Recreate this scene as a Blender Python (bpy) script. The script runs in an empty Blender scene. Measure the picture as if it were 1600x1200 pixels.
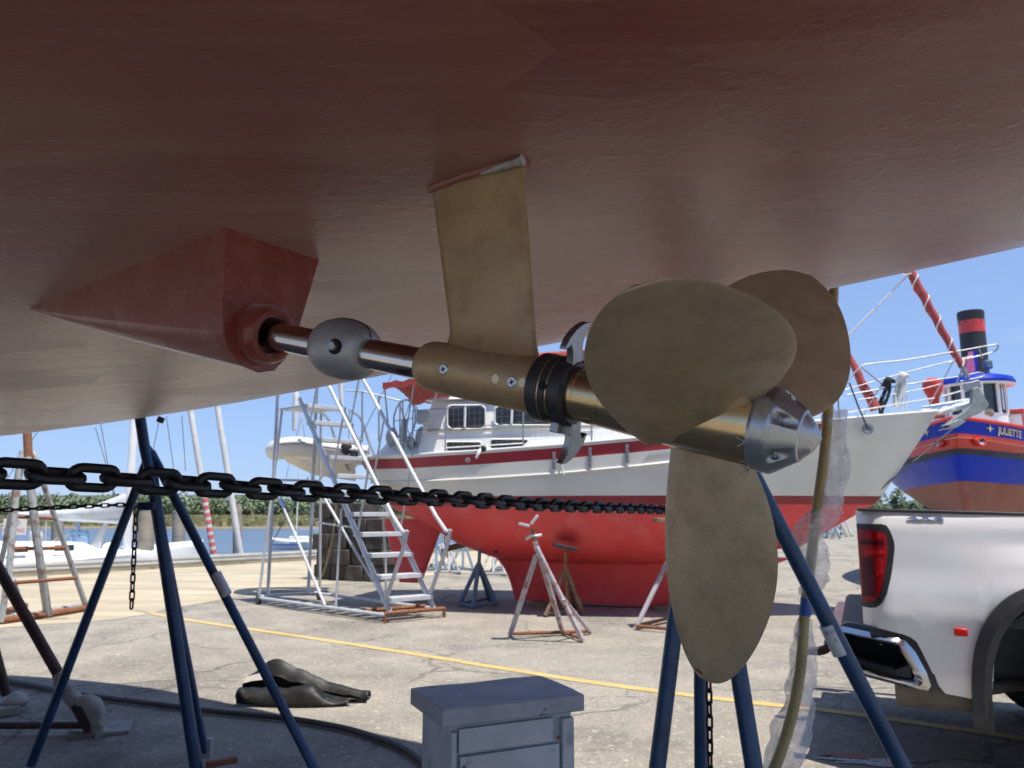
import bpy, bmesh, math, random
import numpy as np
from mathutils import Vector, Matrix, noise
R = math.radians
random.seed(7)
SC = bpy.context.scene
COL = SC.collection
# ------------------------------------------------------------------ camera
CAM_H = 1.43
PITCH = math.atan(197/1200.)
cam = bpy.data.cameras.new('camera'); co = bpy.data.objects.new('camera', cam); COL.objects.link(co)
cam.sensor_width = 36; cam.lens = 36*1200/1600.; cam.clip_start = .02; cam.clip_end = 4000
co.location = (0, 0, CAM_H); co.rotation_euler = (math.pi/2+PITCH, 0, 0)
cam.dof.use_dof = True; cam.dof.focus_distance = .95; cam.dof.aperture_fstop = 15
SC.camera = co
# ------------------------------------------------------------------ sky, sun, exposure
SUN = Vector((.24, -.20, 1.0)).normalized()          # direction towards the sun
w = bpy.data.worlds.new('World'); SC.world = w; w.use_nodes = True
nt = w.node_tree; bg = nt.nodes['Background']
sky = nt.nodes.new('ShaderNodeTexSky'); sky.sky_type = 'NISHITA'; sky.sun_disc = False
sky.sun_elevation = math.asin(SUN.z); sky.sun_rotation = math.atan2(SUN.x, SUN.y)
sky.altitude = 0; sky.air_density = 1.0; sky.dust_density = .1; sky.ozone_density = 3.5
tc = nt.nodes.new('ShaderNodeTexCoord')
mp = nt.nodes.new('ShaderNodeMapping'); mp.inputs['Scale'].default_value = (6, 6, 15)
cn = nt.nodes.new('ShaderNodeTexNoise'); cn.inputs['Scale'].default_value = 1.6; cn.inputs['Detail'].default_value = 6
cr = nt.nodes.new('ShaderNodeValToRGB'); cr.color_ramp.elements[0].position = .585; cr.color_ramp.elements[1].position = .78
mx = nt.nodes.new('ShaderNodeMixRGB'); mx.inputs[2].default_value = (5.6, 5.7, 6.0, 1)
sep = nt.nodes.new('ShaderNodeSeparateXYZ')
mr = nt.nodes.new('ShaderNodeMapRange'); mr.inputs[1].default_value = .26; mr.inputs[2].default_value = .06; mr.inputs[3].default_value = 0; mr.inputs[4].default_value = .8
mu = nt.nodes.new('ShaderNodeMath'); mu.operation = 'MULTIPLY'
L = nt.links.new
L(tc.outputs['Generated'], mp.inputs[0]); L(mp.outputs[0], cn.inputs[0]); L(cn.outputs[0], cr.inputs[0])
L(tc.outputs['Generated'], sep.inputs[0]); L(sep.outputs[2], mr.inputs[0]); L(cr.outputs[0], mu.inputs[0]); L(mr.outputs[0], mu.inputs[1])
tint = nt.nodes.new('ShaderNodeMixRGB'); tint.blend_type = 'MULTIPLY'; tint.inputs[0].default_value = 1; tint.inputs[2].default_value = (1.62, 2.12, 3.15, 1)
gam = nt.nodes.new('ShaderNodeGamma'); gam.inputs[1].default_value = .38
L(sky.outputs[0], gam.inputs[0]); L(gam.outputs[0], tint.inputs[1]); L(tint.outputs[0], mx.inputs[1]); L(mu.outputs[0], mx.inputs[0]); L(mx.outputs[0], bg.inputs[0]); bg.inputs[1].default_value = .098
sun = bpy.data.lights.new('sun', 'SUN'); sun.energy = 4.2; sun.angle = R(.53); sun.color = (1, .95, .87)
so = bpy.data.objects.new('sun', sun); COL.objects.link(so); so.rotation_euler = (-SUN).to_track_quat('-Z', 'Y').to_euler()
vs = SC.view_settings; vs.view_transform = 'Standard'; vs.look = 'None'; vs.exposure = .62; vs.gamma = 1; vs.use_curve_mapping = False
SC.cycles.max_bounces = 6; SC.cycles.diffuse_bounces = 3; SC.cycles.glossy_bounces = 3; SC.cycles.transparent_max_bounces = 12; SC.cycles.use_light_tree = False; SC.cycles.adaptive_threshold = .02; SC.cycles.caustics_reflective = False; SC.cycles.caustics_refractive = False

# ------------------------------------------------------------------ placing: a point seen at photo pixel (u,v), at a chosen distance Y or height z
SP, CP = math.sin(PITCH), math.cos(PITCH)
def ray(u, v):
    x = (u-800)/1200.; y = (600-v)/1200.
    return Vector((x, CP-SP*y, SP+CP*y))
EYE = Vector((0, 0, CAM_H))
def at(u, v, Y):
    d = ray(u, v); return EYE + d*(Y/d.y)
def gr(u, v, z=0.0):
    d = ray(u, v); return EYE + d*((z-CAM_H)/d.z)
def V(*a): return Vector(a)
def lerp(a, b, t): return a+(b-a)*t
def itp(x, xs, ys): return float(np.interp(x, xs, ys))

# ------------------------------------------------------------------ materials
MATS = {}
def newmat(name):
    m = bpy.data.materials.new(name); m.use_nodes = True; MATS[name] = m
    return m, m.node_tree, m.node_tree.nodes['Principled BSDF']
def nd(t, kind, **kw):
    n = t.nodes.new(kind)
    for k, v in kw.items():
        if k in n.inputs: n.inputs[k].default_value = v
        else: setattr(n, k, v)
    return n
def noi(t, vec, scale, detail=5, rough=.55):
    n = nd(t, 'ShaderNodeTexNoise'); n.inputs['Scale'].default_value = scale; n.inputs['Detail'].default_value = detail; n.inputs['Roughness'].default_value = rough
    if vec is not None: t.links.new(vec, n.inputs['Vector'])
    return n.outputs[0]
def ramp(t, fac, p0, p1, c0=(0, 0, 0), c1=(1, 1, 1)):
    n = nd(t, 'ShaderNodeValToRGB'); e = n.color_ramp.elements
    e[0].position = p0; e[1].position = p1; e[0].color = (*c0, 1); e[1].color = (*c1, 1)
    t.links.new(fac, n.inputs[0]); return n.outputs[0]
def mixc(t, fac, a, b, mode='MIX'):
    n = nd(t, 'ShaderNodeMixRGB'); n.blend_type = mode
    for i, x in ((0, fac), (1, a), (2, b)):
        if isinstance(x, (int, float)): n.inputs[i].default_value = x
        elif isinstance(x, tuple): n.inputs[i].default_value = (*x, 1)
        else: t.links.new(x, n.inputs[i])
    return n.outputs[0]
def math_(t, op, a, b=0.0):
    n = nd(t, 'ShaderNodeMath'); n.operation = op
    for i, x in ((0, a), (1, b)):
        if isinstance(x, (int, float)): n.inputs[i].default_value = x
        else: t.links.new(x, n.inputs[i])
    return n.outputs[0]
def bump(t, bs, h, strength, dist):
    n = nd(t, 'ShaderNodeBump'); n.inputs['Strength'].default_value = strength; n.inputs['Distance'].default_value = dist
    t.links.new(h, n.inputs['Height']); t.links.new(n.outputs[0], bs.inputs['Normal']); return n
def ocoord(t, scale=None):
    c = nd(t, 'ShaderNodeTexCoord').outputs['Object']
    if scale:
        m = nd(t, 'ShaderNodeMapping'); m.inputs['Scale'].default_value = scale; t.links.new(c, m.inputs[0]); return m.outputs[0]
    return c
def pm(name, col, rough=.5, metal=0., var=.2, scale=6., col2=None, c2=(.58, .72), bmp=0., bscale=60., spec=.5, coat=0., rvar=.12, bdist=.002):
    m, t, b = newmat(name)
    o = ocoord(t)
    n1 = noi(t, o, scale, 3)
    dk = tuple(c*(1-var) for c in col); lt = tuple(min(1, c*(1+var*.6)) for c in col)
    c = ramp(t, n1, .3, .7, dk, lt)
    if col2:
        n2 = noi(t, o, scale*2.3, 5, .65)
        c = mixc(t, ramp(t, n2, *c2), c, col2)
    t.links.new(c, b.inputs['Base Color'])
    n3 = noi(t, o, scale*3, 3)
    r = nd(t, 'ShaderNodeMapRange'); r.inputs[3].default_value = max(.03, rough-rvar); r.inputs[4].default_value = min(1, rough+rvar)
    t.links.new(n3, r.inputs[0]); t.links.new(r.outputs[0], b.inputs['Roughness'])
    b.inputs['Metallic'].default_value = metal; b.inputs['Specular IOR Level'].default_value = spec
    if coat: b.inputs['Coat Weight'].default_value = coat; b.inputs['Coat Roughness'].default_value = .08
    if bmp: bump(t, b, noi(t, o, bscale, 6), bmp, bdist)
    return m

def m_hull(nm='antifouling', pamt=.22):
    m, t, b = newmat(nm)
    o = ocoord(t); st = ocoord(t, (1.2, 9, 5))
    big = noi(t, o, 1.6, 3); streak = noi(t, st, 2.2, 4, .6); fine = noi(t, o, 95, 2, .6)
    vor = nd(t, 'ShaderNodeTexVoronoi'); vor.inputs['Scale'].default_value = 2.1; vor.feature = 'F1'; vor.distance = 'CHEBYCHEV'; vor.inputs['Randomness'].default_value = .55
    mpn = nd(t, 'ShaderNodeMapping'); mpn.inputs['Rotation'].default_value = (0, 0, R(25)); mpn.inputs['Scale'].default_value = (.9, 2.0, 1); t.links.new(o, mpn.inputs[0]); t.links.new(mpn.outputs[0], vor.inputs['Vector'])
    patch = nd(t, 'ShaderNodeSeparateColor'); t.links.new(vor.outputs['Color'], patch.inputs[0])
    c = ramp(t, big, .3, .72, (.185, .025, .014), (.23, .042, .027))
    c = mixc(t, math_(t, 'MULTIPLY', ramp(t, streak, .46, .72), .75), c, (.27, .095, .072))
    pk = ramp(t, patch.outputs[0], .62, .66)
    c = mixc(t, math_(t, 'MULTIPLY', pk, pamt), c, (.37, .165, .13))
    t.links.new(c, b.inputs['Base Color'])
    rr = nd(t, 'ShaderNodeMapRange'); rr.inputs[3].default_value = .20; rr.inputs[4].default_value = .42
    t.links.new(math_(t, 'ADD', math_(t, 'MULTIPLY', streak, .6), math_(t, 'MULTIPLY', pk, pamt)), rr.inputs[0]); t.links.new(rr.outputs[0], b.inputs['Roughness'])
    b.inputs['Specular IOR Level'].default_value = .5; b.inputs['Sheen Weight'].default_value = .48; b.inputs['Sheen Roughness'].default_value = .45; b.inputs['Sheen Tint'].default_value = (.95, .85, .8, 1)
    wv = noi(t, o, 62, 3, .6)
    lump = ramp(t, noi(t, ocoord(t, (1, 1.5, 1.5)), 48, 2, .5), .55, .75)
    h = math_(t, 'ADD', math_(t, 'MULTIPLY', fine, .22), math_(t, 'ADD', math_(t, 'ADD', math_(t, 'MULTIPLY', wv, .38), math_(t, 'MULTIPLY', lump, .22)), math_(t, 'MULTIPLY', pk, pamt*1.6)))
    bump(t, b, h, .26, .004)
    return m
def m_asphalt():
    m, t, b = newmat('asphalt')
    o = ocoord(t)
    big = noi(t, o, .22, 3); mid = noi(t, o, 1.3, 5, .62); spk = noi(t, o, 55, 3, .8); spk2 = noi(t, o, 16, 4, .75)
    c = ramp(t, big, .36, .64, (.245, .218, .175), (.35, .315, .255))
    c = mixc(t, ramp(t, mid, .40, .68), c, (.42, .375, .30))
    c = mixc(t, ramp(t, noi(t, o, .55, 6, .7), .52, .68), c, (.15, .14, .125))
    c = mixc(t, math_(t, 'MULTIPLY', ramp(t, spk, .40, .60, (1, 1, 1), (0, 0, 0)), .6), c, (.12, .112, .10))
    c = mixc(t, math_(t, 'MULTIPLY', ramp(t, spk2, .54, .64), .6), c, (.47, .44, .38))
    v2 = nd(t, 'ShaderNodeTexVoronoi'); v2.inputs['Scale'].default_value = 5; t.links.new(o, v2.inputs[0])
    c = mixc(t, math_(t, 'MULTIPLY', ramp(t, v2.outputs['Distance'], .03, .075, (1, 1, 1), (0, 0, 0)), .75), c, (.62, .60, .55))
    # cracks
    wn = nd(t, 'ShaderNodeTexNoise'); wn.inputs['Scale'].default_value = 1.6; wn.inputs['Detail'].default_value = 6; t.links.new(o, wn.inputs[0])
    wv = nd(t, 'ShaderNodeMixRGB'); wv.blend_type = 'ADD'; wv.inputs[0].default_value = .55; t.links.new(o, wv.inputs[1]); t.links.new(wn.outputs['Color'], wv.inputs[2])
    vc = nd(t, 'ShaderNodeTexVoronoi'); vc.feature = 'DISTANCE_TO_EDGE'; vc.inputs['Scale'].default_value = .55; t.links.new(wv.outputs[0], vc.inputs[0])
    ck = ramp(t, vc.outputs['Distance'], .004, .017, (1, 1, 1), (0, 0, 0))
    vf = nd(t, 'ShaderNodeTexVoronoi'); vf.feature = 'DISTANCE_TO_EDGE'; vf.inputs['Scale'].default_value = 2.3; t.links.new(wv.outputs[0], vf.inputs[0])
    ck2 = math_(t, 'MULTIPLY', ramp(t, vf.outputs['Distance'], .006, .022, (1, 1, 1), (0, 0, 0)), ramp(t, noi(t, o, .9, 3), .53, .62))
    ckm = math_(t, 'MAXIMUM', math_(t, 'MULTIPLY', ck, ramp(t, noi(t, o, .5, 3), .42, .58)), ck2)
    c = mixc(t, math_(t, 'MULTIPLY', ckm, .62), c, (.075, .07, .062))
    t.links.new(c, b.inputs['Base Color']); b.inputs['Roughness'].default_value = .92; b.inputs['Specular IOR Level'].default_value = .25
    h = math_(t, 'SUBTRACT', math_(t, 'ADD', spk, math_(t, 'MULTIPLY', spk2, .6)), math_(t, 'MULTIPLY', ckm, 1.5))
    bump(t, b, h, .5, .006)
def m_apron():
    m, t, b = newmat('apron')
    o = ocoord(t); s = ocoord(t, (.5, 2.2, 1))
    mid = noi(t, s, .8, 7, .62); spk = noi(t, o, 40, 4, .8)
    c = ramp(t, mid, .35, .68, (.36, .30, .205), (.56, .475, .335))
    c = mixc(t, ramp(t, noi(t, o, .35, 6, .65), .56, .72), c, (.27, .235, .18))
    c = mixc(t, math_(t, 'MULTIPLY', ramp(t, spk, .4, .6, (1, 1, 1), (0, 0, 0)), .3), c, (.2, .17, .12))
    t.links.new(c, b.inputs['Base Color']); b.inputs['Roughness'].default_value = .95
    bump(t, b, spk, .3, .005)
def m_line():
    m, t, b = newmat('yellow_paint')
    o = ocoord(t)
    wear = noi(t, o, 14, 8, .75)
    c = mixc(t, ramp(t, noi(t, o, 2, 4), .3, .7), (.55, .35, .07), (.64, .45, .15))
    c = mixc(t, math_(t, 'MULTIPLY', ramp(t, wear, .46, .60), .75), c, (.33, .29, .22))
    t.links.new(c, b.inputs['Base Color']); b.inputs['Roughness'].default_value = .85
def m_rusty(name, paint, amount=.5, rough=.6, rust=(.23, .085, .035)):
    m, t, b = newmat(name)
    o = ocoord(t)
    n = noi(t, o, 9, 9, .7); n2 = noi(t, o, 34, 5, .6)
    f = ramp(t, n, amount-.05, amount+.06)
    rc = ramp(t, n2, .3, .7, tuple(c*.55 for c in rust), tuple(c*1.4 for c in rust))
    pc = ramp(t, noi(t, o, 4), .3, .7, tuple(c*.8 for c in paint), tuple(min(1, c*1.1) for c in paint))
    c = mixc(t, f, pc, rc)
    t.links.new(c, b.inputs['Base Color']); b.inputs['Roughness'].default_value = rough
    bump(t, b, math_(t, 'ADD', math_(t, 'MULTIPLY', f, .5), n2), .25, .002)
def m_bronze(name, col, rough, metal, patina=(.19, .14, .075), pf=(.45, .72), brush=.12):
    m, t, b = newmat(name)
    o = ocoord(t); st = ocoord(t, (1, 5, 5))
    n = noi(t, o, 7, 6, .6); n2 = noi(t, o, 24, 8, .7); n3 = noi(t, st, 60, 4, .6)
    c = ramp(t, n, .3, .7, tuple(c*.86 for c in col), tuple(c*1.08 for c in col))
    c = mixc(t, math_(t, 'MULTIPLY', ramp(t, n2, *pf), .55), c, patina)
    c = mixc(t, math_(t, 'MULTIPLY', ramp(t, noi(t, o, 13, 5, .5), .6, .74), .3), c, (.48, .40, .25))
    t.links.new(c, b.inputs['Base Color']); b.inputs['Metallic'].default_value = metal
    rr = nd(t, 'ShaderNodeMapRange'); rr.inputs[3].default_value = rough-.07; rr.inputs[4].default_value = rough+.14
    t.links.new(n2, rr.inputs[0]); t.links.new(rr.outputs[0], b.inputs['Roughness'])
    bump(t, b, math_(t, 'ADD', n3, math_(t, 'MULTIPLY', n2, .7)), brush, .0015)
def m_water():
    m, t, b = newmat('water')
    o = ocoord(t, (1, .5, 1))
    n = noi(t, o, 1.2, 5, .6)
    c = ramp(t, noi(t, ocoord(t, (.1, .9, 1)), .12, 4), .35, .65, (.055, .085, .12), (.085, .12, .155))
    t.links.new(c, b.inputs['Base Color']); b.inputs['Roughness'].default_value = .22
    bump(t, b, n, .5, .25)
def m_leaf(name, a, b_):
    m, t, b = newmat(name)
    c = ramp(t, noi(t, ocoord(t), .35, 4), .32, .68, a, b_)
    t.links.new(c, b.inputs['Base Color']); b.inputs['Roughness'].default_value = .7
def m_plastic():
    m, t, b = newmat('clear_plastic')
    b.inputs['Base Color'].default_value = (.82, .84, .88, 1); b.inputs['Roughness'].default_value = .22
    tr = nd(t, 'ShaderNodeBsdfTransparent'); mxs = nd(t, 'ShaderNodeMixShader')
    n = noi(t, ocoord(t), 16, 6, .65); f = nd(t, 'ShaderNodeMapRange'); f.inputs[1].default_value = .3; f.inputs[2].default_value = .7; f.inputs[3].default_value = .12; f.inputs[4].default_value = .66
    t.links.new(n, f.inputs[0]); t.links.new(f.outputs[0], mxs.inputs[0]); t.links.new(tr.outputs[0], mxs.inputs[1]); t.links.new(b.outputs[0], mxs.inputs[2])
    t.links.new(mxs.outputs[0], t.nodes['Material Output'].inputs[0])
    bump(t, b, noi(t, ocoord(t), 30, 5), .6, .01)
m_hull(); m_hull('antifouling_log', 0.0); m_asphalt(); m_apron(); m_line(); m_water(); m_plastic()
m_bronze('bronze_blade', (.52, .415, .27), .36, .5, patina=(.29, .215, .135), pf=(.42, .66), brush=.22)
m_bronze('bronze_strut', (.48, .345, .19), .40, .4, patina=(.25, .15, .07))
m_bronze('bronze_hub', (.62, .49, .29), .2, .95, patina=(.45, .35, .19), brush=.05)
pm('brass', (.60, .50, .30), .3, .9)
pm('shaft_steel', (.60, .58, .56), .11, 1., .1, bmp=.02)
pm('zinc', (.36, .375, .385), .45, .4, .25, 12, (.20, .21, .215), bmp=.25, bscale=45, bdist=.001)
pm('zinc_bright', (.47, .50, .53), .30, .75, .22, 14, (.28, .29, .30), (.5, .7), bmp=.2, bscale=50, bdist=.001)
pm('cutter_steel', (.31, .32, .335), .28, .9, .2, 20)
pm('black_steel', (.045, .045, .047), .38, .3, .3, 20)
pm('black_hole', (.006, .006, .006), .8)
pm('stainless', (.34, .35, .37), .5, .6, .12, 10)
pm('screw_steel', (.55, .56, .58), .3, .9, .15, 60)
pm('sealant', (.40, .42, .43), .6, 0, .3, 60, bmp=.6, bscale=90, bdist=.004)
pm('engrave', (.03, .025, .02), .7)
pm('chain_black', (.018, .018, .02), .42, .35, .3, 40, (.05, .035, .028), bmp=.3, bscale=120)
m_rusty('chain_rust', (.07, .055, .05), .56, .7, (.13, .06, .035))
pm('blue_steel', (.016, .066, .155), .36, 0, .35, 9, (.075, .07, .07), (.60, .68), bmp=.2, bscale=60)
m_rusty('pale_rust', (.34, .37, .37), .57, .6)
m_rusty('rust', (.20, .10, .055), .42, .75)
m_rusty('dark_rust', (.055, .028, .022), .55, .55, (.09, .04, .028))
m_rusty('brown_stand', (.22, .17, .11), .50, .7)
m_rusty('steel_blue_stand', (.10, .17, .24), .62, .55)
m_rusty('white_stand', (.45, .42, .45), .55, .6, (.30, .13, .09))
m_rusty('galv', (.50, .52, .54), .68, .45, (.30, .20, .14))
pm('white_tape', (.62, .64, .67), .5, 0, .1, 30)
pm('blue_ink', (.10, .17, .42), .6)
pm('black_ink', (.02, .02, .025), .6)
pm('red_ink', (.55, .12, .12), .6)
pm('grey_paint', (.43, .45, .475), .6, 0, .22, 7, (.30, .32, .35), (.60, .68), bmp=.4, bscale=35, bdist=.002)
pm('grey_lid', (.35, .36, .41), .55, 0, .22, 9, (.10, .10, .12), (.64, .69), bmp=.4, bscale=30, bdist=.003)
pm('tarp', (.014, .0135, .0125), .5, 0, .35, 8, (.07, .068, .06), bmp=.3, bscale=90, spec=.3)
pm('hose_brown', (.065, .048, .036), .6, 0, .35, 4, (.11, .085, .065))
pm('hose_yellow', (.42, .33, .13), .42, 0, .2, 7)
pm('blue_tape', (.02, .10, .42), .4)
pm('gelcoat', (.82, .81, .76), .28, 0, .06, 2, coat=.3, rvar=.06)
pm('gelcoat_cream', (.70, .69, .62), .25, 0, .07, 1.5, coat=.4, rvar=.06)
pm('white_paint', (.76, .76, .74), .35, 0, .06, 3)
pm('red_bottom', (.78, .070, .068), .5, 0, .10, 1.3, (.80, .14, .13), (.5, .75), bmp=.15, bscale=30)
pm('red_band', (.36, .035, .040), .35, 0, .12, 2)
pm('boot_red', (.27, .025, .030), .4, 0, .12, 2)
pm('canvas_red', (.40, .058, .045), .85, 0, .25, 7, (.27, .035, .03), bmp=.3, bscale=30)
pm('sail_red', (.36, .06, .055), .8, 0, .25, 12, (.27, .04, .04), bmp=.5, bscale=26, bdist=.01)
pm('rope_white', (.72, .70, .66), .8, 0, .15, 40)
pm('rope_black', (.02, .02, .022), .8)
pm('window_glass', (.035, .045, .055), .06, 0, .3, 3, spec=.7)
pm('interior', (.16, .115, .08), .8)
pm('netting', (.40, .40, .38), .7)
pm('rubber_white', (.70, .69, .65), .5, 0, .1, 4)
pm('rubber_grey', (.36, .37, .37), .6)
pm('tug_blue', (.002, .036, .46), .4, 0, .15, 1.5, spec=.3)
pm('tug_red', (.62, .045, .03), .3, 0, .12, 2, coat=.4)
pm('tug_brown', (.30, .10, .065), .6, 0, .2, 1.2, (.36, .15, .11))
pm('tug_black', (.03, .031, .034), .5, 0, .2, 4)
pm('gold', (.80, .60, .28), .4, .2, .1, 5)
pm('buoy_orange', (.70, .05, .035), .4)
pm('anchor_steel', (.27, .29, .285), .55, .3, .2, 12)
pm('flag_pink', (.62, .14, .26), .7)
pm('wood', (.24, .165, .095), .8, 0, .35, 5, (.12, .085, .055), bmp=.5, bscale=25, bdist=.004)
pm('wood_grey', (.33, .29, .235), .85, 0, .3, 4, (.20, .18, .15), bmp=.6, bscale=18, bdist=.01)
pm('dark_block', (.070, .060, .050), .9, 0, .5, 3, (.14, .12, .10), bmp=.7, bscale=14, bdist=.02)
pm('plywood', (.30, .275, .235), .8, 0, .25, 8, (.2, .18, .15))
pm('bag', (.42, .38, .33), .7, 0, .2, 12, bmp=.4, bscale=30, bdist=.01)
pm('pipe_grey', (.33, .32, .29), .5, 0, .2, 2, (.33, .31, .28))
pm('concrete', (.36, .32, .25), .9, 0, .25, 1.5, bmp=.4, bscale=12, bdist=.01)
pm('sail_cover', (.52, .525, .54), .8, 0, .2, 2.5, bmp=.5, bscale=3, bdist=.05)
pm('mast_white', (.74, .74, .73), .35, 0, .08, 2)
pm('pole_grey', (.56, .565, .55), .6, 0, .2, 3)
pm('pale_blue_frame', (.23, .36, .52), .5, 0, .15, 4)
pm('sign_white', (.72, .70, .70), .5, 0, .08, 5)
pm('rigging', (.16, .17, .18), .5, .5)
pm('truck_white', (.90, .90, .89), .32, 0, .03, 1.5, coat=1., rvar=.03)
pm('chrome', (.52, .52, .53), .2, 1., .08, 10)
pm('trim_black', (.028, .028, .03), .5, 0, .25, 12)
pm('trim_grey', (.042, .043, .046), .55, 0, .2, 12)
pm('tyre', (.022, .022, .021), .8, 0, .3, 18)
pm('lens_red', (.42, .006, .012), .25, 0, .3, 9, spec=.2)
pm('lens_dark', (.11, .002, .005), .25, 0, .3, 9, spec=.2)
pm('lens_bright', (.68, .014, .014), .25, 0, .2, 9, spec=.25)
pm('emblem', (.28, .32, .50), .2, .85)
pm('muffler', (.16, .145, .125), .7, .3, .3, 7)
pm('hitch', (.07, .045, .040), .6, .3, .3, 14)
pm('alloy', (.45, .46, .47), .3, .8)
m_leaf('foliage', (.10, .14, .07), (.18, .23, .12))
m_leaf('foliage_dark', (.05, .08, .04), (.10, .14, .07))
m_leaf('marsh_grass', (.21, .205, .085), (.33, .29, .13))
pm('mud', (.20, .17, .12), .8)
M = MATS

# ------------------------------------------------------------------ mesh building
ORG = {}
def frame(d, up=None):
    d = Vector(d).normalized()
    u = Vector(up) if up is not None else (Vector((0, 0, 1)) if abs(d.z) < .95 else Vector((1, 0, 0)))
    x = u.cross(d).normalized(); y = d.cross(x).normalized()
    return x, y, d
class MB:
    def __init__(s): s.v = []; s.f = []; s.mi = []
    def add(s, vs, fs, mi=0):
        k = len(s.v); s.v += [tuple(p) for p in vs]; s.f += [tuple(i+k for i in f) for f in fs]; s.mi += [mi]*len(fs); return s
    def hexa(s, p, mi=0):   # 4 bottom then 4 top
        return s.add(p, [(3, 2, 1, 0), (4, 5, 6, 7), (0, 1, 5, 4), (1, 2, 6, 5), (2, 3, 7, 6), (3, 0, 4, 7)], mi)
    def box(s, c, sz, ax=None, mi=0):
        c = Vector(c); X, Y, Z = ax if ax else (V(1, 0, 0), V(0, 1, 0), V(0, 0, 1))
        X = X*sz[0]/2; Y = Y*sz[1]/2; Z = Z*sz[2]/2
        return s.hexa([c-X-Y-Z, c+X-Y-Z, c+X+Y-Z, c-X+Y-Z, c-X-Y+Z, c+X-Y+Z, c+X+Y+Z, c-X+Y+Z], mi)
    def ring(s, rows, closed=True, cap=(True, True), mi=0, loop=False):
        n = len(rows[0]); vs = [p for r in rows for p in r]; fs = []
        m = n if closed else n-1
        for i in range(len(rows)-1 + (1 if loop else 0)):
            i2 = (i+1) % len(rows)
            for j in range(m):
                j2 = (j+1) % n
                fs.append((i*n+j, i*n+j2, i2*n+j2, i2*n+j))
        if not loop:
            if cap[0]: fs.append(tuple(range(n))[::-1])
            if cap[1]: fs.append(tuple((len(rows)-1)*n+j for j in range(n)))
        return s.add(vs, fs, mi)
    def tube(s, pts, r, n=10, closed=False, cap=True, mi=0):
        pts = [Vector(p) for p in pts]; k = len(pts); rows = []
        rs = r if isinstance(r, (list, tuple)) else [r]*k
        X = None
        for i, p in enumerate(pts):
            a = pts[(i-1) % k] if (closed or i > 0) else p; b = pts[(i+1) % k] if (closed or i < k-1) else p
            d = (b-a).normalized()
            if X is None: X, Y, _ = frame(d)
            else:
                X = (X-d*X.dot(d)).normalized(); Y = d.cross(X)
            rows.append([p+(X*math.cos(2*math.pi*j/n)+Y*math.sin(2*math.pi*j/n))*rs[i] for j in range(n)])
        return s.ring(rows, True, (cap, cap), mi, closed)
    def lathe(s, o, ax, prof, n=40, cap=(True, True), mi=0):
        X, Y, D = frame(ax); o = Vector(o)
        rows = [[o+D*t+(X*math.cos(2*math.pi*j/n)+Y*math.sin(2*math.pi*j/n))*max(r, 1e-5) for j in range(n)] for t, r in prof]
        return s.ring(rows, True, cap, mi)
    def ball(s, c, r, sc=(1, 1, 1), n=16, m=10, mi=0):
        c = Vector(c)
        rows = [[c+V(sc[0]*r*math.sin(math.pi*(i+.02)/(m+.04))*math.cos(2*math.pi*j/n), sc[1]*r*math.sin(math.pi*(i+.02)/(m+.04))*math.sin(2*math.pi*j/n), -sc[2]*r*math.cos(math.pi*(i+.02)/(m+.04))) for j in range(n)] for i in range(m+1)]
        return s.ring(rows, True, (True, True), mi)
    def prism(s, poly, d, mi=0):
        n = len(poly); d = Vector(d); a = [Vector(p) for p in poly]
        fs = [tuple(range(n))[::-1], tuple(range(n, 2*n))]+[(i, (i+1) % n, n+(i+1) % n, n+i) for i in range(n)]
        return s.add(a+[p+d for p in a], fs, mi)
    def build(s, name, mat, parent=None, loc=None, ang=35, bevel=0, smooth=True, recalc=True):
        o0 = ORG[parent.name] if parent is not None else (Vector(loc) if loc is not None else Vector((0, 0, 0)))
        me = bpy.data.meshes.new(name)
        me.from_pydata([tuple(Vector(p)-o0) for p in s.v], [], s.f)
        for x in (mat if isinstance(mat, (list, tuple)) else [mat]): me.materials.append(M[x])
        if len(me.materials) > 1: me.polygons.foreach_set('material_index', s.mi)
        if recalc:
            bm = bmesh.new(); bm.from_mesh(me); bmesh.ops.recalc_face_normals(bm, faces=bm.faces); bm.to_mesh(me); bm.free()
        if smooth:
            me.polygons.foreach_set('use_smooth', [True]*len(me.polygons)); me.set_sharp_from_angle(angle=R(ang))
        o = bpy.data.objects.new(name, me); COL.objects.link(o)
        if parent is not None: o.parent = parent
        else: o.location = o0
        ORG[o.name] = o0
        if bevel:
            b = o.modifiers.new('bevel', 'BEVEL'); b.width = bevel; b.segments = 2; b.limit_method = 'ANGLE'; b.angle_limit = R(40)
        return o
def tag(o, label, cat, group=None):
    o['label'] = label; o['category'] = cat
    if group: o['group'] = group
    return o
def thing(name, label, cat, loc, group=None):
    o = bpy.data.objects.new(name, None); COL.objects.link(o); o.location = loc; o.empty_display_size = .1
    ORG[o.name] = Vector(loc); return tag(o, label, cat, group)
def struct(o, kind='structure'): o['kind'] = kind; return o
def text_mb(body, size, fn, extrude=.0, mi=0, bold=0.0, mb=None):
    cu = bpy.data.curves.new('lettering', 'FONT'); cu.body = body; cu.size = size; cu.extrude = extrude; cu.resolution_u = 3; cu.align_x = 'CENTER'; cu.align_y = 'CENTER'; cu.offset = bold
    ob = bpy.data.objects.new('lettering', cu); COL.objects.link(ob)
    me = ob.evaluated_get(bpy.context.evaluated_depsgraph_get()).to_mesh()
    mb = mb or MB(); mb.add([fn(*v.co) for v in me.vertices], [tuple(p.vertices) for p in me.polygons], mi)
    bpy.data.objects.remove(ob); bpy.data.curves.remove(cu)
    return mb
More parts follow.
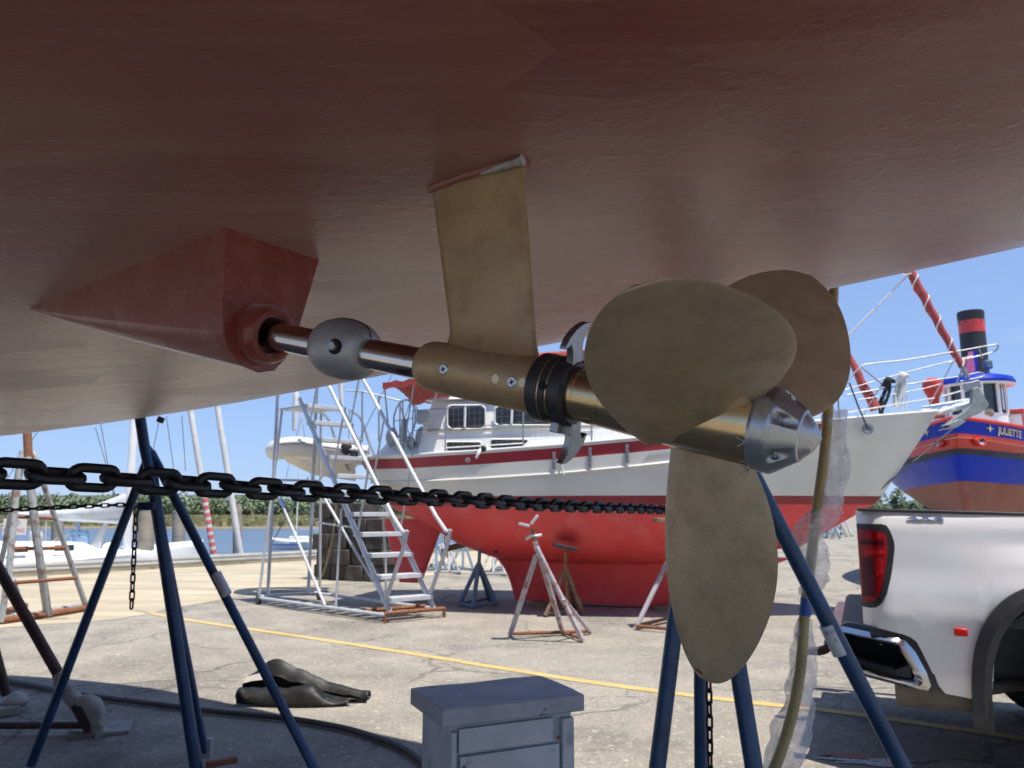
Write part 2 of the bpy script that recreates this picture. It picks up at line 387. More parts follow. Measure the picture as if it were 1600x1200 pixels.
def smooth_line(pts, k=6):
    pts = [Vector(p) for p in pts]; out = []
    P = [pts[0]*2-pts[1]]+pts+[pts[-1]*2-pts[-2]]
    for i in range(1, len(P)-2):
        a, b, c, d = P[i-1:i+3]
        for j in range(k):
            t = j/k; out.append(.5*((2*b)+(c-a)*t+(2*a-5*b+4*c-d)*t*t+(3*b-a-3*c+d)*t**3))
    out.append(pts[-1]); return out
# ================================================================== the setting
QS = 1.14
def quay(X): return 17+QS*(X+11.4)
mb = MB(); gp = [(-200, quay(-200)), (6, quay(6)), (30, 120), (120, 420), (600, 420), (600, -400), (-200, -400)]
mb.add([(x, y, 0) for x, y in gp], [tuple(range(len(gp)))[::-1]]); struct(mb.build('ground', 'asphalt', smooth=False))
# tan apron towards the quay, with a ragged near edge
mb = MB(); e = [(-60, -24), (-14, 5.2), (-9, 8.4), (-6.45, 9.7), (-5.25, 10.75), (-4.6, 13.2), (-3.6, 15.6), (-1.0, 18.2), (3, 21.5), (8, 27), (14, 40)]
pts = smooth_line([V(x, y, 0) for x, y in e], 8)
near = [V(p.x+.12*noise.noise(p*1.3)*2, p.y+.10*noise.noise(p*2.1+V(5, 0, 0))*2, .004) for p in pts]
far = []
for p in near:
    # project on the quay line along its normal
    n = V(-QS, 1, 0).normalized(); q = V(-11.4, 17, 0); d = (q-V(p.x, p.y, 0)).dot(n); far.append(V(p.x, p.y, .004)+n*max(d-.35, .2))
mb.ring([near, far], False, (False, False)); struct(mb.build('quay_apron', 'apron', smooth=False))
# quay wall with coping
mb = MB(); d = V(1, QS, 0).normalized(); n = V(-QS, 1, 0).normalized(); a = V(-60, quay(-60), 0); b = V(6, quay(6), 0)
mb.hexa([a-n*.34+V(0, 0, -3), b-n*.34+V(0, 0, -3), b+n*.10+V(0, 0, -3), a+n*.10+V(0, 0, -3), a-n*.34+V(0, 0, .07), b-n*.34+V(0, 0, .07), b+n*.10+V(0, 0, .07), a+n*.10+V(0, 0, .07)])
struct(mb.build('quay_wall', 'concrete'))
mb = MB(); c = V(30, 120, 0)
mb.hexa([b+V(0, 0, -3), c+V(0, 0, -3), c+V(-.4, .1, -3), b+V(-.4, .1, -3), b+V(0, 0, .07), c+V(0, 0, .07), c+V(-.4, .1, .07), b+V(-.4, .1, .07)]); struct(mb.build('quay_wall', 'concrete'))
mb = MB(); mb.add([(-900, -400, -1.6), (900, -400, -1.6), (900, 1500, -1.6), (-900, 1500, -1.6)], [(0, 1, 2, 3)]); struct(mb.build('water', 'water', smooth=False))
# far marsh and wood
mb = MB(); rows = [[], [], [], []]
for i in range(160):
    x = -620+i*5; w0 = 3.5*noise.noise(V(x*.05, 0, 0))
    for k, (y, z) in enumerate(((128, -1.7), (131, -1.25), (150, -.75), (420, -.3))): rows[k].append(V(x, y+w0, z+.12*noise.noise(V(x*.1, y, 2))))
mb.ring(rows, False, (False, False)); struct(mb.build('marsh_bank', 'mud'))
mb = MB()
for i in range(15000):
    x = random.uniform(-175, 25); y = 131+random.random()**1.6*105; y += 3.5*noise.noise(V(x*.05, 0, 0))
    h = random.uniform(.35, .9); z = itp(y, (131, 150, 420), (-1.25, -.75, -.3)); a = random.uniform(0, 3.14); dx = math.cos(a)*.45; dy = math.sin(a)*.45; l = random.uniform(-.2, .2)
    mb.add([(x-dx, y-dy, z), (x+dx, y+dy, z), (x+dx*.7+l, y+dy*.7, z+h), (x-dx*.7+l, y-dy*.7, z+h*.85)], [(0, 1, 2, 3)])
o = struct(mb.build('marsh_grass', 'marsh_grass', smooth=False, recalc=False), 'stuff'); o['label'] = 'yellow green marsh grass along the far bank'; o['category'] = 'grass'
def wood_mass(name, xs, Y, dep, h, n, leaves, mat, size=.75, label=''):
    mb = MB()
    for i in range(n):
        cx = random.uniform(*xs); cy = Y+random.uniform(0, dep); hh = h*random.choice((.65, .8, .9, 1, 1.1, 1.35))*(1+.5*noise.noise(V(cx*.06, cy*.02, 3))); rx = random.uniform(2, 4.2)
        base = -.4
        for k in range(leaves):
            d = V(random.gauss(0, 1), random.gauss(0, 1), random.gauss(0, 1)).normalized()*random.random()**.35
            c = V(cx+d.x*rx, cy+d.y*rx*.8, base+hh*.52+d.z*hh*.50)
            s = size*random.uniform(.5, 1.1); X = V(random.gauss(0, 1), random.gauss(0, 1), random.gauss(0, 1)).normalized(); Yv = X.orthogonal().normalized()
            mb.add([c-X*s, c-Yv*s*.6, c+X*s, c+Yv*s*.6], [(0, 1, 2, 3)])
    o = struct(mb.build(name, mat, smooth=False, recalc=False), 'stuff'); o['label'] = label; o['category'] = 'wood'
wood_mass('far_wood', (-235, 25), 236, 26, 5.2, 600, 150, 'foliage', .62, label='low green wood along the far river bank')
wood_mass('far_wood', (92, 150), 200, 14, 5.6, 40, 210, 'foliage_dark', label='dark trees beyond the yard between the two bows')
# far road bridge
t = thing('road_bridge', 'long low grey road bridge beyond the wood', 'bridge', (-230, 430, -.3))
mb = MB(); mb.hexa([V(-470, 440, 7.7), V(-60, 420, 8.6), V(-60, 428, 8.6), V(-470, 448, 7.7), V(-470, 440, 9.0), V(-60, 420, 9.9), V(-60, 428, 9.9), V(-470, 448, 9.0)]); mb.build('deck', 'concrete', t)
for i in range(14):
    x = -455+i*29; mb = MB(); mb.box((x, 436-(x+470)*.0488+4, 3.7), (1.5, 3, 8.2)); mb.build('pier', 'concrete', t)
# painted line
mb = MB(); ln = smooth_line([gr(*p) for p in ((212, 954), (300, 970), (430, 989), (640, 1021), (900, 1063), (1130, 1093), (1310, 1113), (1540, 1146), (1720, 1172))], 6)
rows = [[], []]
for i, p in enumerate(ln):
    d = (ln[min(i+1, len(ln)-1)]-ln[max(i-1, 0)]).normalized(); nn = V(-d.y, d.x, 0); wv = .054+.014*noise.noise(p*3)
    rows[0].append(p+nn*wv+V(0, 0, .004)); rows[1].append(p-nn*(.054+.014*noise.noise(p*3+V(9, 0, 0)))+V(0, 0, .004))
mb.ring(rows, False, (False, False)); struct(mb.build('painted_line', 'yellow_paint', smooth=False))
# red and white paint spill on the ground by the truck
def blob(name, mat, c, rx, ry, z, seed, rot=0):
    mb = MB(); n = 40; pts = []
    for i in range(n):
        a = 2*math.pi*i/n; r = 1+.7*noise.noise(V(math.cos(a)*2, math.sin(a)*2, seed)); x = math.cos(a)*rx*r; y = math.sin(a)*ry*r
        pts.append(V(c.x+x*math.cos(rot)-y*math.sin(rot), c.y+x*math.sin(rot)+y*math.cos(rot), z))
    mb.add(pts, [tuple(range(n))]); return struct(mb.build(name, mat, smooth=False))
pm('spill_white', (.60, .60, .60), .7, 0, .2, 14, (.25, .23, .2), (.5, .6)); pm('spill_red', (.42, .10, .08), .7, 0, .3, 14, (.3, .26, .22), (.5, .6))
blob('paint_spill', 'spill_white', gr(1370, 1192), .26, .07, .006, 1.3, -.15); blob('paint_spill', 'spill_red', gr(1325, 1183), .14, .045, .010, 4.1, -.2)

# ================================================================== the boat overhead, with its running gear
A0 = V(-.36515257, 1.12000075, CAM_H+.25845609); AX = V(.81656734, -.5228088, -.24472176).normalized(); AXL = .79548
aft = V(AX.x, AX.y, 0).normalized(); ath = V(-aft.y, aft.x, 0)          # athwart, pointing away from the eye
def HB(s, b, z): return V(A0.x, A0.y, 0)+aft*s+ath*b+V(0, 0, CAM_H+z)    # boat coordinates -> world
def prj(p):
    q = p-EYE; zc = CP*q.y+SP*q.z; yc = -SP*q.y+CP*q.z
    return 800+1200*q.x/zc, 600-1200*yc/zc
def tax(u):                                                             # distance along the shaft that shows at photo column u
    lo, hi = -.5, 1.2
    for _ in range(50):
        m = (lo+hi)/2
        if prj(A0+AX*m)[0] < u: lo = m
        else: hi = m
    return lo
def mid_plane(u, v, b=0.):                                              # point of the boat's middle plane seen at (u,v)
    d = ray(u, v); k = (b-(EYE-V(A0.x, A0.y, 0)).dot(ath))/d.dot(ath); return EYE+d*k
def on_shaft(u, v, r):                                                  # point and outward normal on a cylinder round the shaft
    d = ray(u, v); d = d.normalized(); w0 = EYE-A0
    dp = d-AX*d.dot(AX); wp = w0-AX*w0.dot(AX); a = dp.dot(dp); b = 2*dp.dot(wp); c = wp.dot(wp)-r*r
    disc = max(0, b*b-4*a*c); k = (-b-math.sqrt(disc))/(2*a); p = EYE+d*k
    nn = (p-A0); nn = (nn-AX*nn.dot(AX)).normalized(); return p, nn
boat = thing('hauled_out_boat', 'large boat overhead, its oxide red underside with bronze propeller and shaft', 'boat', HB(-3.0, 0, -CAM_H+.2))
SEC_B = [0, .25, .5, .75, 1.0, 1.2, 1.35, 1.5, 1.62, 1.74, 1.85, 1.95, 2.11, 2.41, 2.80, 3.08]
SEC_Z = [0, .006, .016, .030, .050, .072, .096, .130, .170, .225, .30, .40, .55, .85, 1.35, 1.9]
def hull_z0(s): return itp(s, (-9, -7, -5, -4, -3, -2, -1.15, -.4, 0, .4, 1, 2, 3), (.60, .36, .315, .315, .325, .35, .382, .40, .406, .413, .44, .52, .62))
def hull_k(s): return itp(s, (-9, -2.2, -1.2, -.2, .5, 1, 2, 3), (1., 1., 1.1, 1.3, 1.58, 1.75, 1.85, 1.85))
def hull_w(s): return itp(s, (-9.2, -8.6, -7.5, -6.2, -5, -4, 1, 2.7), (.01, .2, .5, .78, .93, 1, 1, .95))
def sec(sb):                                                            # smooth section, sb in 0..1
    x = sb*(len(SEC_B)-1); i = min(int(x), len(SEC_B)-2); t = x-i
    def cr(a, i):
        g = lambda k: a[k] if 0 <= k < len(a) else ((-a[-k] if a is SEC_B else a[-k]) if k < 0 else 2*a[-1]-a[2*len(a)-2-k])
        p0, p1, p2, p3 = g(i-1), g(i), g(i+1), g(i+2)
        return .5*(2*p1+(p2-p0)*t+(2*p0-5*p1+4*p2-p3)*t*t+(3*p1-p0-3*p2+p3)*t**3)
    return cr(SEC_B, i), cr(SEC_Z, i)
def smooth_s(fn, s): return sum(fn(s+k*.25)*g for k, g in ((-2, .1), (-1, .22), (0, .36), (1, .22), (2, .1)))
def hull_pt(s, q):
    b, dz = sec(abs(q)); kz = smooth_s(hull_k, s)
    dz2 = dz*kz if dz < .5 else .5*kz+(dz-.5)
    return HB(s, math.copysign(b*smooth_s(hull_w, s), q), smooth_s(hull_z0, s)+dz2)
mb = MB(); rows = []
for i in range(113):
    s = -9+i*(11.7/112); rows.append([hull_pt(s, -1+2*j/100.) for j in range(101)])
mb.ring(rows, True, (True, True)); mb.build('hull', 'antifouling', boat, ang=50)
# unseen ballast keel on timber, carried further aft to block light from the hull
mb = MB(); rows = []
for k in range(9):
    z = lerp(.45, -1.18, k/8.); s0 = lerp(-5.2, -4.6, k/8.); s1 = lerp(-1.25, -1.5, k/8.); th = .22
    rows.append([HB(lerp(s0, s1, .5-.5*math.cos(2*math.pi*j/32)), th*math.sin(2*math.pi*j/32), z) for j in range(32)])
mb.ring(rows); mb.build('keel', 'antifouling', boat)
# shaft log fairing
secA = [(-.069, .46), (-.069, .40), (-.070, .30), (-.066, .250), (-.052, .225), (-.030, .208), (.0, .202), (.030, .210), (.050, .232), (.0737, .283), (.111, .41), (.122, .46)]
tip = (-.012, .408)
mb = MB(); rows = []
for k in range(15):
    f = k/14.; s = lerp(-.745, -.016, f)
    g = f**.93
    rows.append([HB(s, lerp(tip[0], b, g), lerp(tip[1], z, g)) for b, z in secA])
mb.ring(rows, True, (True, True)); log = mb.build('shaft_log', 'antifouling_log', boat, ang=30)
bv = log.modifiers.new('bevel', 'BEVEL'); bv.width = .018; bv.segments = 5; bv.limit_method = 'ANGLE'; bv.angle_limit = R(24)
mb = MB(); mb.lathe(A0, AX, [(-.06, .044), (.000, .0445), (.010, .043), (.016, .039), (.018, .033), (.016, .029), (-.05, .028)], 40, (True, False)); mb.build('boss_ring', 'antifouling_log', log)
mb = MB(); mb.lathe(A0, AX, [(-.03, .0283), (-.022, .0205)], 32, (False, False)); mb.build('bearing_gap', 'black_hole', log)
# shaft
mb = MB(); mb.lathe(A0, AX, [(-.06, .0205), (tax(675), .0205)], 48); mb.build('shaft', 'shaft_steel', boat)
# zinc collar
c0, c1 = tax(503), tax(576); Lc = c1-c0
mb = MB(); prof = []
for k in range(25):
    f = k/24.; x = -1+2*f; prof.append((c0+Lc*f, .0215+.0205*math.sqrt(max(0, 1-abs(x)**2.3))))
mb.lathe(A0, AX, prof, 56); col = mb.build('zinc_collar', 'zinc', boat)
for u, v, rr in ((522, 541, .0105), (496, 537, .009)):
    p, n_ = on_shaft(u, v, .0405 if u > 510 else .034)
    mb = MB(); mb.lathe(p-n_*.004, n_, [(0, rr), (.0045, rr*1.0), (.0052, rr*.8)], 24); ho = mb.build('bolt_hole', 'black_hole', col)
    mb = MB(); mb.lathe(p+n_*.0008, n_, [(0, rr*.62), (.005, rr*.55)], 6); mb.build('bolt', 'screw_steel', ho)
# parting line of the collar
p, n_ = on_shaft(560, 515, .043); mb = MB(); Yt = AX.cross(n_)
ang0 = n_.copy(); path = []
for k in range(21):
    f = k/20.; x = -1+2*f; rr = .0216+.0205*math.sqrt(max(0, 1-abs(x)**2.3)); th = R(28)
    path.append(A0+AX*(c0+Lc*f)+(V(0, 0, 1)-AX*AX.z).normalized()*rr*math.cos(R(-6))+ath*rr*math.sin(R(-6)))
mb.tube(path, .0011, 6); mb.build('parting_seam', 'black_hole', col)
# strut: wing and barrel
t0, t1 = tax(664), tax(846)
LT, TT, TB, LB = mid_plane(676, 296), mid_plane(818, 247), mid_plane(841, 575), mid_plane(710, 560)
LT += (LT-LB)*.12; TT += (TT-TB)*.10
mb = MB(); rows = []
for k in range(25):
    f = k/24.; a = LT.lerp(LB, f); b = TT.lerp(TB, f); e = max(0, (f-.84)/.16)**2.2
    a = a+(a-b)*e*.20; b = b+(b-a)*e*.02; th = .0105+.013*e
    row = []
    for j in range(28):
        q = 2*math.pi*j/28; x = .5-.5*math.cos(q); y = math.sin(q)*(abs(math.sin(q))**-.25 if abs(math.sin(q)) > 1e-6 else 0)*th
        row.append(a.lerp(b, x)+ath*y)
    rows.append(row)
mb.ring(rows); strut = mb.build('shaft_strut', 'bronze_strut', boat, ang=50)
mb = MB(); mb.lathe(A0, AX, [(t0, .0215), (t0+.001, .0255), (t0+.006, .0292), (t0+.016, .0315), (t0+.05, .0325), (t1-.004, .0328), (t1, .032), (t1, .0215)], 56, (False, False)); mb.build('bearing_barrel', 'bronze_strut', strut)
for u, v in ((693, 577), (800, 597)):
    p, n_ = on_shaft(u, v, .0324); X, Y, D = frame(n_, AX)
    mb = MB(); mb.lathe(p-n_*.003, n_, [(0, .0064), (.0034, .0064), (.0042, .0054)], 28); sc_ = mb.build('screw', 'screw_steel', strut)
    ca, sa = math.cos(.5), math.sin(.5); X2 = X*ca+Y*sa; Y2 = Y*ca-X*sa
    mb = MB(); mb.box(p+n_*.0011, (.0066, .0016, .0008), (X2, Y2, D)); mb.box(p+n_*.00112, (.0016, .0066, .0008), (X2, Y2, D)); mb.build('screw_slot', 'black_hole', strut)
for u, v in ((774, 592), (816, 598)):
    p, n_ = on_shaft(u, v, .0326); mb = MB(); mb.lathe(p-n_*.003, n_, [(0, .0052), (.0033, .0052)], 24); mb.build('rivet_plug', 'brass', strut)
# paint fillet and sealant round the strut's head
def hull_under(p):
    q = p-V(A0.x, A0.y, 0); s, b = q.dot(aft), q.dot(ath); return HB(s, b, smooth_s(hull_z0, s)+itp(abs(b), SEC_B, SEC_Z)*smooth_s(hull_k, s))
a, b = mid_plane(678, 300), mid_plane(818, 250)
path = []
for side in (-1, 1):
    for k in range(17):
        f = k/16. if side < 0 else 1-k/16.; x = a.lerp(b, f)+ath*side*(.012*math.sin(math.pi*(.06+.88*f))**.5+.001); path.append(hull_under(x)+V(0, 0, -.002+.0015*noise.noise(x*60)))
mb = MB(); mb.tube(path, [.0052+.002*noise.noise(p*45) for p in path], 8, closed=True); mb.build('paint_fillet', 'antifouling', strut)
mb = MB(); rr = []
pts = [hull_under(a.lerp(b, f)+ath*-.0135)+V(0, 0, -.006) for f in (.62, .72, .8, .88, .94, .99, 1.03, 1.06)]
mb.tube(smooth_line(pts, 5), [.0028+.0034*abs(noise.noise(V(i*.37, 2, 1)))+.0025*(i/36.) for i in range(len(pts)*5-4)], 8); mb.build('sealant_bead', 'sealant', strut)
# rope cutter
k0, k1 = tax(846), tax(903); KL = k1-k0
cutter = MB().lathe(A0, AX, [(k0, .026), (k0+.0008, .0370), (k0+.003, .0392), (k0+KL*.36, .0398), (k0+KL*.37, .0385), (k0+KL*.375, .0385)], 60).build('rope_cutter', 'black_steel', boat)
MB().lathe(A0, AX, [(k0+KL*.375, .0396), (k0+KL*.40, .0396)], 60).build('brass_line', 'brass', cutter)
MB().lathe(A0, AX, [(k0+KL*.40, .0388), (k0+KL*.60, .0388)], 60).build('middle_disc', 'black_steel', cutter)
MB().lathe(A0, AX, [(k0+KL*.60, .0396), (k0+KL*.625, .0396)], 60).build('brass_line', 'brass', cutter)
MB().lathe(A0, AX, [(k0+KL*.625, .0388), (k0+KL*.80, .0390), (k0+KL*.94, .0375), (k0+KL, .034), (k0+KL, .024)], 60).build('rear_disc', 'black_steel', cutter)
UPX = (V(0, 0, 1)-AX*AX.z).normalized(); SDX = AX.cross(UPX)              # up and side, square to the shaft
if SDX.y < 0: SDX = -SDX
def claw(sg, tt, name='cutter_blade'):
    prof = [(-.011, .031), (.010, .031), (.011, .046), (.013, .055), (.0195, .0665), (.030, .0745), (.022, .0765), (.009, .0755), (-.004, .0720), (-.016, .0655), (-.024, .0570), (-.0245, .0545), (-.0205, .0550), (-.013, .0575), (-.0095, .050)]
    mb = MB(); u_, s_ = UPX*math.cos(R(22))-SDX*math.sin(R(22)), SDX*math.cos(R(22))+UPX*math.sin(R(22)); poly = [A0+AX*tt+u_*(sg*r)+s_*(sg*x) for x, r in prof]; mb.prism(poly, AX*.0085)
    return mb.build(name, 'cutter_steel', cutter, bevel=.0008)
kt = k0+KL*.80
cl = claw(1, kt); claw(-1, kt)
for sg in (1, -1):
    mb = MB(); mb.box(A0+AX*(kt+.001)+UPX*(sg*.0425)-SDX*.004*sg, (.014, .010, .010), (AX, SDX, UPX)); mb.build('blade_shoe', 'stainless', cutter, bevel=.001)
mb = MB(); mb.box(A0+AX*(k0+KL*.7)-UPX*.0415-SDX*.006, (.010, .012, .012), (AX, SDX, UPX)); mb.build('stop_lug', 'cutter_steel', cutter, bevel=.001)
for u, v in ((848, 603), (852, 651)):
    p, n_ = on_shaft(u, v, .0393); MB().lathe(p-n_*.004, n_, [(0, .0050), (.0046, .0050)], 20).build('grub_hole', 'black_hole', cutter)
def ring_text(body, size, u, v, r, mat, parent, name, turn=0.):
    p, n_ = on_shaft(u, v, r); tc_ = (p-A0).dot(AX); T = AX.cross(n_)
    if T.z > 0: T = -T                                # T points down the near side
    ct, st_ = math.cos(turn), math.sin(turn)
    def fn(x, y, z):
        xx, yy = x*ct-y*st_, x*st_+y*ct                # xx along the shaft (right), yy upward on the barrel
        a = -yy/r; return A0+AX*(tc_+xx)+(n_*math.cos(a)+T*math.sin(a))*(r+.0004+z)
    return text_mb(body, size, fn).build(name, mat, parent, recalc=False)
ring_text('UP', .0085, 849, 624, .0395, 'engrave', cutter, 'lettering', R(90))
ring_text('UP', .0085, 851, 648, .0395, 'engrave', cutter, 'lettering', R(90))
# propeller: hub, blades, nose cone
h0, h1 = tax(898), tax(1186)
prop = MB().lathe(A0, AX, [(h0, .026), (h0+.001, .0298), (h0+.012, .0300), (h0+.0125, .0294), (h0+.0132, .0294), (h0+.0137, .0303), (h0+.05, .0318), (lerp(h0, h1, .6), .0358), (h1-.002, .0385), (h1, .038)], 64).build('propeller', 'bronze_hub', boat)
for k, (u, v) in enumerate(((917, 616), (916, 629), (915, 643), (918, 657))):
    p, n_ = on_shaft(u, v, .0304); T = AX.cross(n_); mb = MB(); mb.box(p+AX*(.002 if k == 1 else .001), (.006 if k == 1 else .004, .0007, .0008), (AX, T, n_)); mb.build('degree_mark', 'engrave', prop)
ring_text('20', .0072, 924, 633, .0308, 'engrave', prop, 'lettering', R(80)); ring_text('RIGHT', .0068, 934, 636, .0312, 'engrave', prop, 'lettering', R(80))
# blades from measured shape: spindle station, rotation about the shaft, pitch
CB = A0+AX*(.8896*AXL); PHI, TH, R0, RT = .2699, -.5278, .0107, .2760
PF = (-.0152438, -.0217241, .0166646, .0846543); PA = (.2444684, -.5357699, .3560091, .0155149)
awy = AX.cross(V(0, 0, 1)).normalized(); awy = awy if awy.y > 0 else -awy
dn = AX.cross(awy).normalized(); dn = dn if dn.z < 0 else -dn
for k, off in enumerate((0, -2*math.pi/3, 2*math.pi/3)):
    ph = PHI+off; rad = dn*math.cos(ph)+awy*math.sin(ph); tan = awy*math.cos(ph)-dn*math.sin(ph)
    ch = AX*math.cos(TH)+tan*math.sin(TH); nr = rad.cross(ch).normalized()
    rows = []
    N = 40; ss_ = [0, .03, .06]+[.1+.9*math.sin(math.pi/2*i/N) for i in range(1, N+1)]
    for s_ in ss_:
        s_ = min(s_, .9995); w_ = math.sqrt(max(0, 1-s_**4)); fo = (PF[0]*s_**3+PF[1]*s_**2+PF[2]*s_+PF[3])*w_; af = (PA[0]*s_**3+PA[1]*s_**2+PA[2]*s_+PA[3])*w_
        r_ = lerp(R0, RT, s_); th_ = lerp(.0085, .0016, s_**.7); c = CB+rad*r_; row = []
        for j in range(28):
            q = 2*math.pi*j/28; x = math.cos(q); xx = -fo+(fo+af)*(x+1)/2; row.append(c+ch*xx+nr*(math.sin(q)*(th_*(1-.55*abs(x)**2)+.0003)))
        rows.append(row)
    bl = MB().ring(rows).build('blade', 'bronze_blade', prop, ang=60)
# small chip at the lower blade's tip
n0, n1 = h1-.001, tax(1284); NL = n1-n0
prof = [(n0, .030), (n0+.0005, .0402), (n0+.004, .0415), (n0+NL*.30, .0416), (n0+NL*.33, .0408), (n0+NL*.72, .0245), (n0+NL*.74, .0222), (n0+NL*.88, .0140), (n0+NL*.895, .0125), (n0+NL*.97, .0045), (n0+NL, .0005)]
cone = MB().lathe(A0, AX, prof, 64).build('nose_cone', 'zinc_bright', prop, ang=18)
for j in range(6):
    a = R(18+j*60); rdir = -SDX*math.cos(a)+UPX*math.sin(a); c = A0+AX*(n0+NL*.40)+rdir*.0312
    cut = MB().lathe(c, AX, [(0, .0060), (.2, .0060)], 24).build('cutter_tool', 'zinc_bright', None)
    m_ = cone.modifiers.new('hole', 'BOOLEAN'); m_.object = cut; m_.operation = 'DIFFERENCE'; m_.solver = 'EXACT'
dg = bpy.context.evaluated_depsgraph_get(); me = bpy.data.meshes.new_from_object(cone.evaluated_get(dg)); cone.modifiers.clear(); cone.data = me
for o in [o for o in bpy.data.objects if o.name.startswith('cutter_tool')]: bpy.data.objects.remove(o)
for j in range(6):
    a = R(18+j*60); rdir = -SDX*math.cos(a)+UPX*math.sin(a); c = A0+AX*(n0+NL*.402)+rdir*.0312
    MB().lathe(c, AX, [(0, .0052), (.0035, .0050)], 6).build('bolt', 'screw_steel', prop)
for u, v in ((1166, 689), (1170, 728)):
    p, n_ = on_shaft(u, v, .039); mb = MB(); X, Y, D = frame(n_, AX)
    mb.tube([p-n_*.002, p+n_*.003], .0022, 8); mb.tube([p+n_*.002, p+n_*.004-AX*.008+V(0, 0, .003)], .0007, 6); mb.tube([p+n_*.002, p+n_*.004-AX*.007-V(0, 0, .005)], .0007, 6); mb.build('cotter_pin', 'screw_steel', prop)
p = CB; mb = MB()
ph = PHI; rad = dn*math.cos(ph)+awy*math.sin(ph); tan = awy*math.cos(ph)-dn*math.sin(ph); ch = AX*math.cos(TH)+tan*math.sin(TH); nr = rad.cross(ch).normalized()
if nr.y > 0: nr = -nr
pm('chip_red', (.20, .06, .035), .7)
c = CB+rad*.2690+nr*.0024; mb.add([c+ch*(-.010)+rad*.001, c+rad*.0022, c+ch*.009, c-rad*.0018+ch*.001], [(0, 1, 2, 3)]); mb.build('paint_chip', 'chip_red', prop)
# ================================================================== chains
def link_mesh(name, p, wire, wid, mat, seg=8):
    a = (p+wire)/2-(wid-wire)/2; r = (wid-wire)/2; path = []
    for k in range(9): t_ = -math.pi/2+math.pi*k/8; path.append(V(a+r*math.cos(t_), r*math.sin(t_), 0))
    for k in range(9): t_ = math.pi/2+math.pi*k/8; path.append(V(-a+r*math.cos(t_), r*math.sin(t_), 0))
    mb = MB(); mb.tube(path, wire/2, seg, closed=True); o = mb.build(name, mat); me = o.data; bpy.data.objects.remove(o); return me
def chain(label, cat, path, p, wire, wid, mat, roll0=.0, group=None, jit=.12, name='chain'):
    path = [Vector(q) for q in path]; me = link_mesh('chain_link', p, wire, wid, mat)
    t = thing(name, label, cat, path[0], group)
    seg = []; s = 0; i = 0
    L_ = [0]
    for a, b in zip(path, path[1:]): L_.append(L_[-1]+(b-a).length)
    def pos(x):
        for i in range(len(path)-1):
            if x <= L_[i+1] or i == len(path)-2: return path[i].lerp(path[i+1], (x-L_[i])/(L_[i+1]-L_[i]))
    n = int(L_[-1]/p)
    rnd = random.Random(3)
    for k in range(n):
        c = pos((k+.5)*p); d = (pos((k+1)*p)-pos(k*p)).normalized(); X, Y, D = frame(d)
        ro = roll0+(math.pi/2 if k % 2 else 0)+rnd.uniform(-jit, jit); Y2 = X*math.cos(ro)+Y*math.sin(ro); Z2 = d.cross(Y2)
        o = bpy.data.objects.new('chain_link', me); COL.objects.link(o); o.parent = t
        o.matrix_local = Matrix.Translation(c-path[0]) @ Matrix((d, Y2, Z2)).transposed().to_4x4()
    return t
cp_ = [(-160, 727), (0, 739), (131, 746), (328, 757.5), (433, 765), (560, 772), (693, 778.5), (821, 787), (920, 792), (1007, 795), (1085, 799)]
chain('heavy black chain stretched taut across the view under the hull', 'chain', smooth_line([at(u, v, 1140.6/(1500-u)) for u, v in cp_], 5), .040, .0112, .0335, 'chain_black', R(-68))

# ================================================================== boat stands
def feet_ring(t, feet, h, r, mat, name='brace', skip=()):
    for i in range(len(feet)):
        if i in skip: continue
        a, b = feet[i], feet[(i+1) % len(feet)]; MB().tube([a+V(0, 0, h), b+V(0, 0, h)], r, 8).build(name, mat, t)
# left blue stand
ap = at(233, 742, 4.55); fl = [gr(48, 1196, .02), gr(307, 1203, .02), gr(497, 1213, .02), gr(321, 1176, .02)]
t = thing('boat_stand', 'blue steel boat stand at left with a small rusty chain hanging from it', 'boat stand', V(ap.x, ap.y, 0))
top = at(217, 640, 4.5)
MB().tube([top, at(226, 700, 4.5), at(240, 765, 4.48)], .031, 14).build('post', 'blue_steel', t)
def bent(a, b, off, k=.10):
    return smooth_line([a, a.lerp(b, .05)+off*.75, a.lerp(b, k)+off, b], 5)
MB().tube([at(236, 735, 4.5), fl[1]], .034, 14).build('leg', 'blue_steel', t)
MB().tube([at(229, 722, 4.56), at(219, 748, 4.55), fl[0]], .026, 12).build('leg', 'blue_steel', t)
MB().tube(smooth_line([at(229, 700, 4.52), at(243, 722, 4.52), at(256, 745, 4.52), fl[2]], 5), .026, 12).build('leg', 'blue_steel', t)
MB().tube([at(246, 790, 4.62), fl[3]], .022, 12).build('leg', 'blue_steel', t)
MB().box(top+V(-.02, .02, .03), (.26, .30, .035)).build('pad', 'wood', t)
MB().box(at(230, 791, 4.46), (.09, .05, .045)).build('chain_bracket', 'blue_steel', t)
MB().tube([at(338, 896, 4.43), at(355, 929, 4.41)], .0275, 14).build('tape', 'white_tape', t)
MB().box(fl[3]+V(.02, 0, .03), (.03, .03, .10)).build('foot_pin', 'galv', t)
MB().box(fl[1]+V(.12, .05, .025), (.16, .04, .03), (V(.8, .6, 0), V(-.6, .8, 0), V(0, 0, 1))).build('foot_bar', 'rust', t)
hp = at(213, 793, 4.42)
chain('thin rusty chain hanging straight down beside the left blue stand', 'chain', [hp, hp+V(.0, 0, -.02), at(205, 958, 4.40)], .046, .010, .034, 'chain_rust', R(30), 'thin chains on the left stand')
chain('thin dark chain sagging from the left edge to the left blue stand', 'chain', smooth_line([at(-60, 797, 4.2), at(0, 797, 4.25), at(60, 794.5, 4.3), at(130, 791, 4.36), at(214, 788, 4.42)], 5), .040, .009, .030, 'chain_black', R(20), 'thin chains on the left stand')
